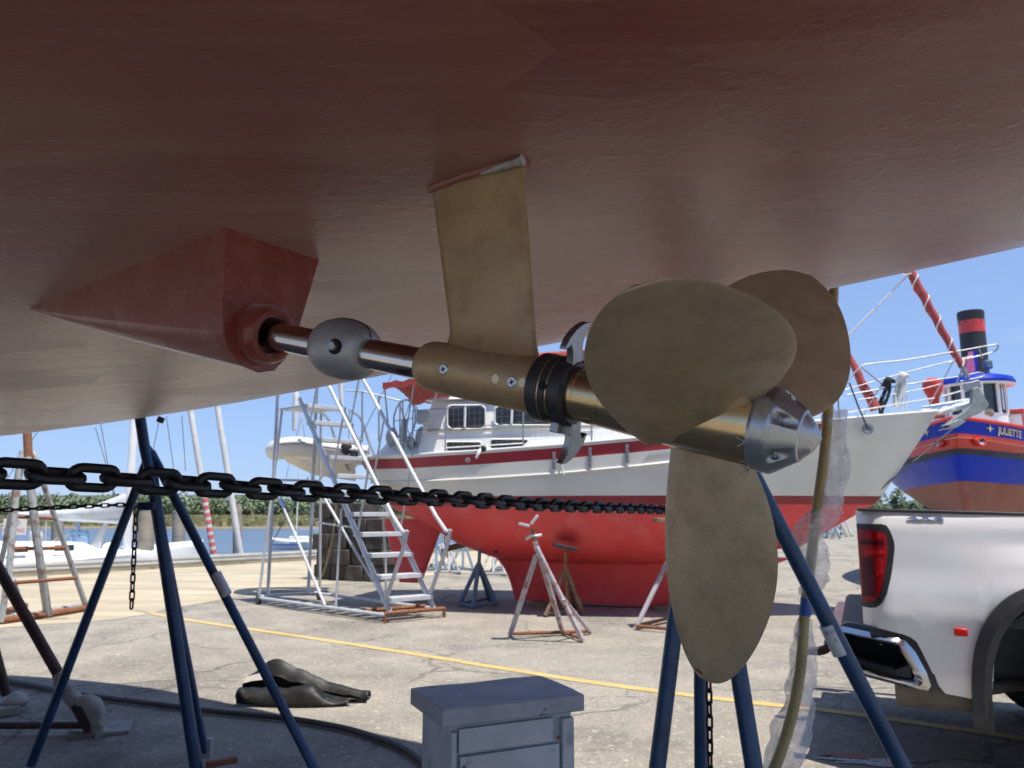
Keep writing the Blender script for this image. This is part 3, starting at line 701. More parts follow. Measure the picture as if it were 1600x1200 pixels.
# right blue stand
ap = at(1122, 690, 2.72); t = thing('boat_stand', 'blue steel boat stand behind the propeller with a white tape label', 'boat stand', V(ap.x, ap.y, 0))
fr = [V(.475, 2.60, .02), V(.69, 2.95, .02), V(.90, 2.44, .02), V(1.70, 2.72, .02)]
def thru(u, v, Y): return at(u, v, Y)
tops = at(1140, 470, 2.80)
MB().tube([tops, ap+V(0, 0, -.08)], .034, 14).build('post', 'blue_steel', t)
def leg_from(u0, v0, Y0, u1, v1, Y1, r, nm='leg'):
    a = at(u0, v0, Y0); b = at(u1, v1, Y1); d = (b-a); k = (0.02-a.z)/d.z; return MB().tube([a, a+d*k], r, 14).build(nm, 'blue_steel', t)
leg_from(1086, 720, 2.72, 1027, 1200, 2.62, .027); leg_from(1092, 720, 2.76, 1095, 1200, 2.80, .022); leg_from(1102, 720, 2.68, 1178, 1200, 2.54, .028); l4 = leg_from(1150, 690, 2.72, 1411, 1200, 2.72, .028)
a = at(1294, 978, 2.72); b = at(1313, 1018, 2.72); d = (b-a).normalized(); nn = (EYE-(a+b)/2); nn = (nn-d*nn.dot(d)).normalized(); X = d.cross(nn)
MB().tube([a-d*.006, b+d*.008], 0.0290, 16).build('tape', 'white_tape', t)
def tfn(c0_, rr):
    def fn(x, y, z):
        q = x/rr; return c0_-d*y+(nn*math.cos(q)+X*(-1 if X.x < 0 else 1)*math.sin(q))*(rr+.0005)
    return fn
text_mb('IRVO', .021, tfn(a.lerp(b, .17), 0.0290)).build('lettering', 'blue_ink', t, recalc=False)
text_mb('-2', .017, tfn(a.lerp(b, .48), 0.0290)).build('lettering', 'black_ink', t, recalc=False)
MB().box(tops+V(0, .02, .03), (.25, .30, .03)).build('pad', 'wood', t)
MB().lathe(ap+V(0, 0, -.16), V(0, 0, 1), [(0, .075), (.02, .085), (.13, .06), (.17, .038)], 16).build('gusset', 'blue_steel', t)
chain('black chain hanging down the back leg of the right blue stand', 'chain', [at(1107, 1040, 2.70), at(1109, 1150, 2.70), at(1110, 1260, 2.70)], .040, .0085, .0275, 'chain_black', R(70))
def tripod(label, top_, split, feet, r, mat, group=None, cat='boat stand', pad=None, braces=True, hb=.03, rb=None, name='boat_stand', padmat='wood', skip=(), collar=None):
    t = thing(name, label, cat, V(split.x, split.y, 0), group)
    MB().tube([top_, split-V(0, 0, .1)], r*.8, 10).build('post', mat, t)
    for f in feet: MB().tube([split, f], r, 10).build('leg', mat, t)
    if braces: feet_ring(t, feet, hb, rb or r*.7, mat if braces is True else braces, skip=skip)
    if pad: MB().box(top_+V(0, 0, .02), pad[0], pad[1]).build('pad', padmat, t, bevel=.004)
    if collar:
        mb = MB(); mb.tube([split+V(-.1, 0, .16), split+V(.1, 0, .17)], .014, 8); mb.lathe(split+V(0, 0, .12), V(0, 0, 1), [(0, .035), (.06, .035)], 12); mb.build('wing_nut', collar, t)
    return t
# V topped stand in the open
f = [gr(797, 992, .02), gr(880, 990, .02), gr(911, 1001, .02), gr(922, 988, .02)]
c = gr(862, 988); sp = at(836, 845, 8.75); t = thing('boat_stand', 'weathered pinkish tripod stand with an empty V shaped top in the open yard', 'boat stand', V(c.x, c.y, 0))
for q, w_ in ((f[0], at(838, 868, 8.75)), (f[1], sp), (f[2], at(838, 855, 8.72))): MB().tube([w_, q], .030, 10).build('leg', 'white_stand', t)
MB().tube([at(880, 935, 8.7), f[3]], .022, 8).build('leg', 'white_stand', t)
for a, b in ((f[0], f[1]), (f[1], f[2]), (f[1], f[3])): MB().tube([a+V(0, 0, .015), b+V(0, 0, .015)], .020, 8).build('brace', 'rust', t)
MB().tube([at(832, 826, 8.75), sp], .022, 10).build('screw_post', 'brown_stand', t)
mb = MB(); p = at(834, 840, 8.74); mb.tube([p+V(-.09, 0, -.02), p+V(-.03, 0, .02), p+V(.04, 0, .02), p+V(.09, 0, .03)], .016, 8); mb.build('wing_nut', 'rope_white', t)
for uu, vv, rz in ((819, 820, R(-12)), (835, 812, R(52))):
    mb = MB(); mb.box(at(uu, vv, 8.75), (.125, .13, .03), (V(math.cos(rz), 0, math.sin(rz)), V(0, 1, 0), V(-math.sin(rz), 0, math.cos(rz)))); mb.build('v_plate', 'galv', t, bevel=.004)

# ================================================================== utility box
c1_, c2_, c3_, c4_ = (gr(691, 1108, .95), gr(913.5, 1083, .95), gr(844, 1055.6, .95), gr(634.5, 1075, .95))
ex = (c2_-c1_).normalized(); ey = V(-ex.y, ex.x, 0); LW, LD = (c2_-c1_).length, .262
cen = c1_+ex*LW/2+ey*LD/2; UP_ = V(0, 0, 1); AXB = (ex, ey, UP_)
t = thing('utility_box', 'grey painted wooden box with an overhanging lid at the bottom of the picture', 'box', V(cen.x, cen.y, 0))
mb = MB(); a = cen+V(0, 0, -.0225)
rows = []
for k in range(9):
    x = -LW/2+LW*k/8; sag = .0012*math.sin(k*1.3); rows.append([a+ex*x+ey*y+UP_*(z+(sag if z > 0 else 0)) for y, z in ((-LD/2, -.0225), (-LD/2, .0205), (-LD*.2, .0235), (LD*.2, .023), (LD/2, .020), (LD/2, -.0225))])
mb.ring(rows); mb.build('lid', 'grey_lid', t, bevel=.004)
bw, bd, bh = LW-.055, LD-.05, .905
MB().box(V(cen.x, cen.y, bh/2), (bw, bd, bh), AXB).build('carcass', 'grey_paint', t, bevel=.003)
fz = cen-ey*(bd/2+.008)
MB().box(V(fz.x, fz.y, .43)-ex*.01, (bw*.80, .016, .80), AXB).build('front_panel', 'grey_paint', t, bevel=.002)
MB().box(V(fz.x, fz.y, .866)-ex*.02, (bw*.76, .012, .058), AXB).build('panel_strip', 'grey_paint', t, bevel=.002)
MB().box(V(fz.x, fz.y, .45)+ex*(bw/2-.018), (.034, .018, .88), AXB).build('corner_post', 'grey_paint', t, bevel=.002)
MB().box(V(fz.x, fz.y, .45)-ex*(bw/2-.008), (.014, .017, .88), AXB).build('corner_post', 'grey_paint', t, bevel=.002)
MB().box(cen+ex*(bw/2+.006)-V(0, 0, .5)+ey*.0, (.012, bd*.86, .86), AXB).build('side_board', 'grey_paint', t, bevel=.002)
for x, z in ((-bw*.40, .805), (bw*.36, .845)):
    MB().lathe(V(fz.x, fz.y, z)+ex*x-ey*.0085, -ey, [(0, .0055), (.002, .005), (.003, .002)], 12).build('screw', 'rust', t)

# ================================================================== hose on the ground, tarp, dark stand with bag
hp_ = [(-80, 1052), (7, 1063), (91, 1079), (139, 1087), (283, 1105), (340, 1112), (445, 1122), (534, 1137), (588, 1153), (638, 1174), (690, 1215)]
tag(MB().tube(smooth_line([gr(u, v, .026) for u, v in hp_], 6), .019, 10).build('hose', 'hose_brown', None, loc=gr(283, 1105)), 'long brown hose lying across the ground at the edge of the shade', 'hose')
tc0 = gr(470, 1105)
RU = [[(396, 1090, 6.45), (430, 1085, 6.45), (462, 1085, 6.42), (505, 1087, 6.38), (545, 1089, 6.32), (580, 1090, 6.25)],
      [(391, 1056, 6.22), (428, 1030, 6.22), (458, 1041, 6.20), (502, 1060, 6.18), (542, 1074, 6.15), (577, 1080, 6.12)],
      [(381, 1066, 6.12), (418, 1056, 6.14), (456, 1064, 6.13), (497, 1076, 6.12), (537, 1085, 6.10), (576, 1091, 6.08)],
      [(377, 1078, 6.14), (414, 1080, 6.18), (452, 1083, 6.18), (494, 1088, 6.16), (530, 1091, 6.12), (572, 1097, 6.08)],
      [(374, 1076, 6.04), (410, 1074, 6.04), (452, 1075, 6.04), (488, 1070, 6.04), (506, 1086, 6.06), (542, 1094, 6.06)],
      [(369, 1088, 5.98), (402, 1087, 5.98), (444, 1082, 5.98), (486, 1081, 5.97), (512, 1095, 5.98), (549, 1099, 6.00)],
      [(370, 1100, 5.97), (404, 1103, 5.95), (444, 1105, 5.93), (484, 1105, 5.93), (516, 1103, 5.95), (545, 1101, 5.98)]]
rows = [smooth_line([at(u, v, Y) for u, v, Y in r], 8) for r in RU]
grid = []
for k in range(len(rows[0])):
    col_ = []
    cl_ = [r[k] for r in rows]
    for a_, b_ in zip(cl_, cl_[1:]):
        for q in range(4): col_.append(a_.lerp(b_, q/4.)+V(0, 0, .010*math.sin(math.pi*q/4.)))
    col_.append(cl_[-1])
    grid.append([V(p.x+.010*noise.noise(p*11), p.y, max(.005, p.z+.012*noise.noise(V(p.x*11, p.y*9, 1))+.006*noise.noise(p*26))) for p in col_])
mb = MB(); mb.ring(grid, False, (False, False)); o = mb.build('tarpaulin', 'tarp', None, loc=tc0, ang=32); so_ = o.modifiers.new('thickness', 'SOLIDIFY'); so_.thickness = .004; so_.offset = 1
tag(o, 'crumpled black tarpaulin heaped on the sunlit ground beside the stand', 'tarpaulin')
mb = MB(); mb.ring([[at(378, 1068, 6.05), at(394, 1064, 6.06), at(411, 1062, 6.06)], [at(384, 1058, 6.12), at(397, 1054, 6.12), at(412, 1050, 6.12)]], False, (False, False)); mb.build('white_lining', 'bag', o, ang=60)
# dark rusty stand at the left edge
t = thing('boat_stand', 'dark rusty stand leg at far left with a rag tied round its foot', 'boat stand', gr(-60, 1130))
ft = gr(141, 1141, .03); tp = at(-95, 725, 5.1); f2 = gr(-10, 1108, .03); f3 = V(-3.9, 5.2, .03)
MB().tube([tp, ft], .034, 12).build('leg', 'dark_rust', t); MB().tube([tp+V(0, .05, 0), at(10, 1085, 5.5)], .032, 12).build('leg', 'dark_rust', t); MB().tube([tp, f3], .032, 12).build('leg', 'dark_rust', t)
MB().tube([tp+V(-.08, 0, .62), tp+V(.02, 0, -.1)], .032, 12).build('post', 'dark_rust', t)
MB().tube([gr(-60, 1134, .06), gr(132, 1133, .06)], .022, 10).build('brace', 'dark_rust', t)
pc = gr(158, 1139, .012)
tag(MB().box(pc, (.36, .30, .024), (V(.94, .34, 0), V(-.34, .94, 0), V(0, 0, 1))).build('plywood_pad', 'plywood', None, loc=pc, bevel=.003), 'square plywood pad under the foot of the dark rusty stand', 'board')
pk = gr(4, 1106, .03); tag(MB().box(pk, (.16, .34, .055), (V(.75, .66, 0), V(-.66, .75, 0), V(0, 0, 1))).build('timber_block', 'wood_grey', None, loc=pk, bevel=.005), 'short grey timber block at the left edge of the picture', 'timber')
def rag(pth, rs, seed, n=18):
    rows = []; pth = [Vector(p) for p in pth]
    for i, p in enumerate(pth):
        d = (pth[min(i+1, len(pth)-1)]-pth[max(i-1, 0)]).normalized(); X, Y, D = frame(d)
        rows.append([p+(X*math.cos(2*math.pi*j/n)*rs[i]+Y*math.sin(2*math.pi*j/n)*rs[i])*(1+.40*noise.noise(V(math.cos(2*math.pi*j/n)*2, math.sin(2*math.pi*j/n)*2, i*.45+seed))) for j in range(n)])
    return MB().ring(rows)
a = tp.lerp(ft, .79); b = tp.lerp(ft, .905)
mb = rag([a.lerp(b, k/9.) for k in range(10)], [.038, .043, .046, .042, .048, .050, .044, .050, .045, .040], 1.0)
q = [b+V(.03, -.03, .02), b+V(.10, -.04, .03), b+V(.155, -.04, -.02), b+V(.165, -.03, -.09), b+V(.175, -.02, -.15), b+V(.20, -.02, -.185)]
m2 = rag(smooth_line(q, 4), [.022, .03, .036, .04, .044, .048, .05, .052, .052, .05, .048, .046, .044, .042, .04, .038, .036, .036, .04, .044, .03], 7.0)
mb.add(m2.v, m2.f); tag(mb.build('rag', 'bag', None, loc=b, ang=70), 'pale rag bundle tied to the dark rusty leg above the plywood', 'rag')
q = gr(24, 1098, .06); mb = MB(); rows = [[q+V(math.cos(k*.5)*.09*math.sin(math.pi*(i+.1)/8.2)*(1+.5*noise.noise(V(k*.5, i*.7, 2))), math.sin(k*.5)*.09*math.sin(math.pi*(i+.1)/8.2), -.055+.017*i) for k in range(12)] for i in range(9)]
mb.ring(rows); tag(mb.build('rag', 'bag', None, loc=q, ang=70), 'small pale rag lying by the timber block at left', 'rag')

# ================================================================== yellow hose in its clear plastic sleeve
hs = smooth_line([at(1306, 340, 3.2), at(1303, 437, 3.15), at(1298, 560, 3.1), at(1290, 690, 3.1), at(1276, 800, 3.1), at(1264, 900, 3.1), at(1257, 960, 3.1), at(1250, 1050, 3.08), at(1234, 1130, 3.05), at(1208, 1205, 3.0), at(1160, 1300, 2.95), at(1110, 1352, 2.95)], 8)
t = thing('yellow_hose', 'yellow hose hanging from the hull inside a torn clear plastic sleeve', 'hose', V(hs[-1].x, hs[-1].y, 0))
MB().tube(hs, .0205, 12).build('hose', 'hose_yellow', t)
MB().tube([at(1260.5, 935, 3.1), at(1257.5, 962, 3.1)], .0225, 14).build('blue_band', 'blue_tape', t)
def sleeve(segs, name, seed):
    P = smooth_line([at(u, v, 3.1) for u, v, r, yy in segs], 10); rr = np.interp(np.linspace(0, len(segs)-1, len(P)), range(len(segs)), [s[2] for s in segs]); rows = []
    n = 30
    for i, p in enumerate(P):
        row = []
        for j in range(n):
            a_ = 2*math.pi*j/n; k_ = 1+.55*noise.noise(V(math.cos(a_)*1.3, math.sin(a_)*1.3, i*.16+seed))+.10*noise.noise(V(math.cos(a_)*3, math.sin(a_)*3, i*.33+seed))
            row.append(p+V(math.cos(a_)*rr[i]*k_, math.sin(a_)*rr[i]*.45*k_, .012*noise.noise(V(a_*2, i*.3, seed))))
        rows.append(row)
    MB().ring(rows, True, (False, False)).build(name, 'clear_plastic', t, ang=180, recalc=False)
sleeve([(1306, 640, .045, 0), (1304, 700, .05, 0), (1300, 760, .055, 0), (1292, 795, .062, 0), (1276, 812, .075, 0), (1264, 835, .062, 0), (1270, 870, .055, 0), (1275, 900, .055, 0), (1264, 930, .03, 0)], 'plastic_sleeve', 2.)
sleeve([(1256, 966, .026, 0), (1255, 1010, .045, 0), (1254, 1060, .05, 0), (1246, 1110, .065, 0), (1232, 1160, .072, 0), (1212, 1210, .07, 0), (1180, 1260, .06, 0)], 'plastic_sleeve', 9.)
# ================================================================== pickup truck
TN = V(1.985, 4.50, 0); tf = V(.912, -.410, 0).normalized(); ti = V(-tf.y, tf.x, 0)
def TR(t_, w_, z_): return TN+tf*t_+ti*w_+V(0, 0, z_)
truck = thing('pickup_truck', 'white pickup truck parked at right with a chrome rear bumper and red tail light', 'truck', TR(2.5, 1, 0))
AXT, ARC = 1.19, .41
def rail_z(t_): return 1.428-.030*t_ if t_ < 2 else 1.368
def arch(t_):                                     # height of the wheel opening at t, None outside
    out = None
    for c in (AXT, AXT+3.75):
        x = abs(t_-c)
        if x < .60:
            k = x/.60; z = .40+.60*(1-k**3.4)**.42
            out = z
    return out
def low_z(t_):
    z = itp(t_, (0, .10, .22, .26, .31, .345, .38, .5, .7, 1.7, 2.2, 5.5), (.79, .775, .75, .72, .60, .50, .455, .44, .43, .43, .42, .44)); a = arch(t_)
    return max(z, a) if a else z
def side_off(z, t_):                              # how far the panel bulges out (towards -w)
    o = itp(z, (.40, .55, .72, .86, .98, 1.10, 1.22, 1.33, 1.40, 1.43), (-.02, .012, .026, .036, .030, .018, .014, .008, -.008, -.03))
    c = AXT if t_ < 3 else AXT+3.75
    fl_ = math.exp(-((t_-c)/.62)**4)*itp(z, (.4, .7, 1.0, 1.14, 1.25), (.03, .045, .05, .03, 0)); o += fl_
    o -= .10*max(0, 1-t_/.14)**2.2                 # round the rear corner
    return o
def side(wsgn, name):
    ts = sorted(set([0, .006, .015, .03, .05, .075, .10, .14]+[round(.14+.03*i, 4) for i in range(1, 175)]+[AXT-.60, AXT+.60, AXT+3.75-.60, AXT+3.75+.60])); ts = [x for x in ts if x < 5.35]; rows = []
    for x in ts:
        zb, zt = low_z(x), rail_z(x); row = []
        for k in range(31):
            z = lerp(zb, zt, k/30.); o_ = side_off(z, x); row.append(TR(x, -o_ if wsgn < 0 else 2.0+o_, z))
        row.append(TR(x, .05 if wsgn < 0 else 1.95, zt+.0005))
        rows.append(row)
    MB().ring(rows, False, (False, False)).build(name, 'truck_white', truck, ang=40)
side(-1, 'near_side_panel'); side(1, 'far_side_panel')
# rail cap, bed floor, inner walls, tailgate, underbody
for w0 in (.005, 1.93): MB().hexa([TR(.01, w0, 1.424), TR(1.9, w0, 1.366), TR(1.9, w0+.07, 1.366), TR(.01, w0+.07, 1.424), TR(.01, w0, 1.442), TR(1.9, w0, 1.384), TR(1.9, w0+.07, 1.384), TR(.01, w0+.07, 1.442)]).build('rail_cap', 'trim_grey', truck, bevel=.005)
mb = MB(); mb.hexa([TR(.06, .10, .80), TR(1.88, .10, .80), TR(1.88, 1.9, .80), TR(.06, 1.9, .80), TR(.06, .10, .84), TR(1.88, .10, .84), TR(1.88, 1.9, .84), TR(.06, 1.9, .84)])
mb.hexa([TR(.06, .08, .8), TR(1.88, .08, .8), TR(1.88, .11, .8), TR(.06, .11, .8), TR(.06, .08, 1.42), TR(1.88, .08, 1.365), TR(1.88, .11, 1.365), TR(.06, .11, 1.42)]); mb.build('bed_liner', 'trim_black', truck)
mb = MB(); mb.hexa([TR(.075, .14, .66), TR(.13, .14, .66), TR(.13, 1.86, .66), TR(.075, 1.86, .66), TR(.075, .14, 1.42), TR(.13, .14, 1.42), TR(.13, 1.86, 1.42), TR(.075, 1.86, 1.42)]); mb.build('tailgate', 'truck_white', truck, bevel=.012)
mb = MB()
for w0 in (.5, 1.35): mb.hexa([TR(.1, w0, .52), TR(5.0, w0, .52), TR(5.0, w0+.1, .52), TR(.1, w0+.1, .52), TR(.1, w0, .68), TR(5.0, w0, .68), TR(5.0, w0+.1, .68), TR(.1, w0+.1, .68)])
mb.hexa([TR(.6, .32, .50), TR(1.8, .32, .50), TR(1.8, 1.68, .50), TR(.6, 1.68, .50), TR(.6, .32, 1.0), TR(1.8, .32, 1.0), TR(1.8, 1.68, 1.0), TR(.6, 1.68, 1.0)])
mb.hexa([TR(1.95, .06, .42), TR(5.2, .06, .42), TR(5.2, 1.94, .42), TR(1.95, 1.94, .42), TR(1.95, .06, .60), TR(5.2, .06, .60), TR(5.2, 1.94, .60), TR(1.95, 1.94, .60)])
mb.build('chassis', 'trim_black', truck)
MB().lathe(TR(.14, .16, .455), tf, [(0, .10), (.012, .115), (.40, .115), (.43, .09)], 24).build('muffler', 'muffler', truck); MB().tube([TR(.55, .2, .45), TR(.8, .34, .48)], .035, 10).build('exhaust_pipe', 'muffler', truck)
# cab
def cab():
    prof = [(1.98, 1.36), (2.02, 1.86), (2.25, 1.92), (3.3, 1.93), (3.75, 1.87), (4.45, 1.38)]
    mb = MB(); rows = []
    for w_, ins in ((.02, 0), (.16, 1), (1.84, 1), (1.98, 0)):
        rows.append([TR(x, w_ if z > 1.5 or ins else w_, z if ins or z < 1.5 else z-.12) for x, z in prof]+[TR(4.45, w_, 1.2), TR(1.98, w_, 1.2)])
    mb.ring(rows, True, (True, True)); mb.build('cab', 'truck_white', truck, ang=30)
    mb = MB()
    for x0, x1, x2, x3 in ((2.12, 2.98, 2.90, 2.16), (3.06, 4.20, 3.68, 3.06)):
        for w_ in (.012, 1.988): MB().add([TR(x0, w_, 1.37), TR(x1, w_, 1.37), TR(x2, w_+(.045 if w_ < 1 else -.045), 1.74), TR(x3, w_+(.045 if w_ < 1 else -.045), 1.74)], [(0, 1, 2, 3)]).build('window', 'window_glass', truck, smooth=False)
    mb = MB(); mb.add([TR(1.972, .25, 1.45), TR(1.972, 1.75, 1.45), TR(1.995, 1.65, 1.80), TR(1.995, .35, 1.80)], [(0, 1, 2, 3)]); mb.build('window', 'window_glass', truck, smooth=False)
    mb = MB(); mb.hexa([TR(4.45, .03, 1.0), TR(5.5, .10, .95), TR(5.5, 1.9, .95), TR(4.45, 1.97, 1.0), TR(4.45, .05, 1.37), TR(5.5, .18, 1.22), TR(5.5, 1.82, 1.22), TR(4.45, 1.95, 1.37)]); mb.build('bonnet', 'truck_white', truck, bevel=.04)
    mb = MB(); mb.hexa([TR(5.3, .08, .5), TR(5.6, .15, .5), TR(5.6, 1.85, .5), TR(5.3, 1.92, .5), TR(5.3, .08, 1.0), TR(5.6, .15, 1.0), TR(5.6, 1.85, 1.0), TR(5.3, 1.92, 1.0)]); mb.build('grille', 'trim_black', truck, bevel=.03)
cab()
# wheel opening trims (flares) and mud flap
for c, nm in ((AXT, 'wheel_flare'), (AXT+3.75, 'wheel_flare')):
    rows = []
    for k in range(61):
        q = -1+2*k/60.; x = c+.60*math.copysign(abs(math.sin(q*math.pi/2))**.9, q)*1.0; kk = min(1, abs(x-c)/.60); z = .40+.60*(1-kk**3.4)**.42
        # outer edge
        xo = c+(x-c)*1.15; zo = .36+(z-.36)*1.125
        if k in (0, 60): z = zo = .30
        wo = -side_off(max(.45, min(z+.06, 1.3)), x)
        rows.append([TR(x, wo+.05, z), TR(x, wo-.022, z), TR((x*.6+xo*.4), wo-.034, lerp(z, zo, .4)), TR(xo, wo-.020, zo), TR(xo, wo+.03, zo)])
    MB().ring(rows, True, (True, True)).build(nm, 'trim_grey', truck, ang=30)
MB().hexa([TR(AXT-.64, -.04, .285), TR(AXT-.60, -.04, .285), TR(AXT-.60, .16, .285), TR(AXT-.64, .16, .285), TR(AXT-.66, -.05, .62), TR(AXT-.60, -.05, .62), TR(AXT-.60, .18, .62), TR(AXT-.66, .18, .62)]).build('mud_flap', 'trim_black', truck, bevel=.006)
for c in (AXT, AXT+3.75):
    rows = []
    for k in range(33):
        a_ = math.pi*k/32; rows.append([TR(c-.60*math.cos(a_), w_, .42+.58*math.sin(a_)**.7) for w_ in (.03, .40)])
    MB().ring(rows, False, (False, False)).build('wheel_housing', 'black_hole', truck)
def wheel(c, w_, nm='wheel'):
    o_ = TR(c, w_, ARC); ax_ = -ti if w_ < 1 else ti
    wh = MB().lathe(o_-ax_*.13, ax_, [(0, .25), (.0, .34), (.02, .388), (.06, .400), (.20, .400), (.24, .388), (.262, .34), (.262, .27), (.25, .25)], 56, (False, False)).build(nm, 'tyre', truck, ang=40)
    tr_ = MB(); X, Y, D = frame(ax_)
    for k in range(48):
        a_ = 2*math.pi*k/48
        for j, (dd, ln_) in enumerate(((-.085, .055), (0, .06), (.085, .055))):
            aa = a_+(j % 2)*math.pi/48; rd = X*math.cos(aa)+Y*math.sin(aa); tg = -X*math.sin(aa)+Y*math.cos(aa); tr_.box(o_+ax_*(.001+dd)+rd*.402, (ln_+.02, .032, .022), ((ax_*.94+tg*.34).normalized(), (tg*.94-ax_*.34).normalized(), rd))
        rd = X*math.cos(a_)+Y*math.sin(a_); tg = -X*math.sin(a_)+Y*math.cos(a_); tr_.box(o_+ax_*.128+rd*.372, (.02, .034, .05), (ax_, tg, rd))
    tr_.build('tread', 'tyre', wh)
    rim = MB().lathe(o_+ax_*.02, ax_, [(0, .05), (.02, .06), (.03, .10), (.02, .17), (.05, .22), (.105, .255), (.10, .262)], 40, (True, False)).build('rim', 'alloy', wh, ang=30)
for c in (AXT, AXT+3.75):
    wheel(c, .15); wheel(c, 1.85)
# tail light: black surround and red lens, wrapped round the corner
def lamp(ts, name, mat, prof, dz, out, par):
    rows = []
    for x in ts:
        row = []
        for k in range(17):
            f = k/16.; zb = prof[0](x); zt = prof[1](x); z = lerp(zb, zt, f); row.append(TR(x, -side_off(z, x)-out, z))
        rows.append(row)
    back = [[p+ti*.03+tf*.004 for p in r] for r in rows]
    mb = MB(); n = 17
    mb.ring(rows, False, (False, False))
    # rim joining lens to body
    edge = [r[-1] for r in rows]+[p for p in rows[-1][::-1][1:]]+[r[0] for r in rows[::-1]][1:]+[p for p in rows[0][1:]]
    eb = [p+ti*.035+tf*.012 for p in edge]; mb.ring([edge, eb], False, (False, False))
    return mb.build(name, mat, par, ang=45)
def ub(x): return .89+.30*max(0, (x-.02)/.17)**1.6
tl = lamp([.000, .004, .012, .025, .045, .07, .10, .13, .155, .172, .182, .187], 'tail_light', 'trim_black', (lambda x: .885+.0*x+.335*(max(0, x-.03)/.157)**3, lambda x: 1.352-.10*(max(0, x-.13)/.057)**3), 0, .006, truck)
lamp([.001, .006, .015, .03, .05, .075, .10, .125, .140, .148], 'lens', 'lens_red', (lambda x: .915+.30*(max(0, x-.02)/.13)**3, lambda x: 1.318-.03*(x/.148)**4), 0, .0115, tl)
lamp([.010, .03, .055, .075], 'lens_inner', 'lens_dark', (lambda x: .945, lambda x: 1.165), 0, .0135, tl)
lamp([.085, .10, .12], 'lens_inner', 'lens_bright', (lambda x: 1.06+.6*(x-.085), lambda x: 1.165), 0, .0135, tl)
lamp([.035, .06, .09, .12, .138], 'lens_bar', 'lens_bright', (lambda x: 1.185, lambda x: 1.205), 0, .0138, tl)
lamp([.012, .04, .075, .11, .135], 'lens_inner', 'lens_dark', (lambda x: 1.235, lambda x: 1.262), 0, .0136, tl)
for x in (.055, .105): lamp([x, x+.008, x+.016], 'bulb_glint', 'lens_bright', (lambda x: 1.275, lambda x: 1.292), 0, .014, tl)
# bumper: chrome corner with a foot step
def bump_poly(x0, x1):
    return
outer = [(-.135, .735), (-.115, .757), (.14, .738), (.205, .722), (.25, .665), (.295, .565), (.312, .495), (.295, .470), (.20, .478), (.0, .510), (-.12, .55)]
hole = [(-.115, .700), (-.105, .718), (.10, .692), (.155, .680), (.19, .645), (.225, .575), (.238, .530), (.222, .515), (.14, .522), (.0, .548), (-.105, .58)]
n = len(outer); mb = MB()
def bw_(x): return -.028+(1.6*max(0, .06-x))**1.7
F = [TR(x, bw_(x), z) for x, z in outer]; G = [TR(x, bw_(x)+.012, z) for x, z in hole]; Gi = [TR(x+.02, bw_(x)+.15, z+.005) for x, z in hole]; Fb = [TR(x, bw_(x)+.12, z) for x, z in outer]
mid = [TR(lerp(a[0], b[0], .5), bw_(lerp(a[0], b[0], .5))-.016, lerp(a[1], b[1], .5)) for a, b in zip(outer, hole)]
mb.ring([Fb, F, mid, G, Gi], True, (False, False)); bp = mb.build('rear_bumper', 'chrome', truck, ang=50)
mb = MB(); mb.add(Gi, [tuple(range(n))]); mb.build('step_recess', 'black_hole', bp, smooth=False)
mb = MB(); mb.hexa([TR(-.10, .10, .565), TR(.14, -.005, .525), TR(.14, .11, .525), TR(-.10, .20, .565), TR(-.10, .10, .598), TR(.14, -.005, .560), TR(.14, .11, .565), TR(-.10, .20, .602)])
mb.hexa([TR(.14, -.005, .525), TR(.222, -.008, .520), TR(.222, .10, .522), TR(.14, .11, .525), TR(.14, -.005, .560), TR(.222, -.008, .595), TR(.222, .10, .60), TR(.14, .11, .565)]); mb.build('foot_step', 'trim_grey', bp, bevel=.004)
for k in range(7):
    x = -.08+k*.034; MB().box(TR(x, .045+.6*max(0, .06-x), .598-.0058*k), (.014, .05, .008), (tf, ti, UP_)).build('step_rib', 'trim_grey', bp)
mb = MB(); mb.hexa([TR(-.19, .32, .56), TR(.08, .26, .54), TR(.08, 1.74, .54), TR(-.19, 1.68, .56), TR(-.195, .32, .735), TR(.06, .26, .735), TR(.06, 1.74, .735), TR(-.195, 1.68, .735)]); mb.build('bumper_bar', 'chrome', bp, bevel=.02)
mb = MB(); mb.hexa([TR(-.13, .16, .752), TR(.14, -.02, .740), TR(.14, 2.02, .740), TR(-.13, 1.84, .752), TR(-.10, .18, .782), TR(.10, .02, .768), TR(.10, 1.98, .768), TR(-.10, 1.82, .782)]); mb.build('bumper_pad', 'trim_grey', bp, bevel=.008)
mb = MB(); mb.prism([TR(x, -.012, z) for x, z in ((.03, .785), (.225, .755), (.27, .71), (.325, .59), (.352, .478), (.305, .46), (.28, .56), (.21, .715), (.03, .740))], ti*.05); mb.build('bumper_gap', 'trim_grey', truck)
mb = MB(); mb.tube(smooth_line([TR(.1, 1.0, .56), TR(-.20, 1.0, .56), TR(-.24, 1.0, .50), TR(-.30, 1.0, .47), TR(-.44, 1.0, .47)], 4), .03, 10); mb.box(TR(-.22, 1.0, .60), (.05, .12, .14), (tf, ti, UP_)); hi_ = mb.build('tow_hitch', 'hitch', truck)
mb = MB(); mb.tube([TR(-.42, 1, .47), TR(-.42, 1, .53)], .014, 10); mb.ball(TR(-.42, 1, .56), .036); mb.build('tow_ball', 'chrome', hi_)
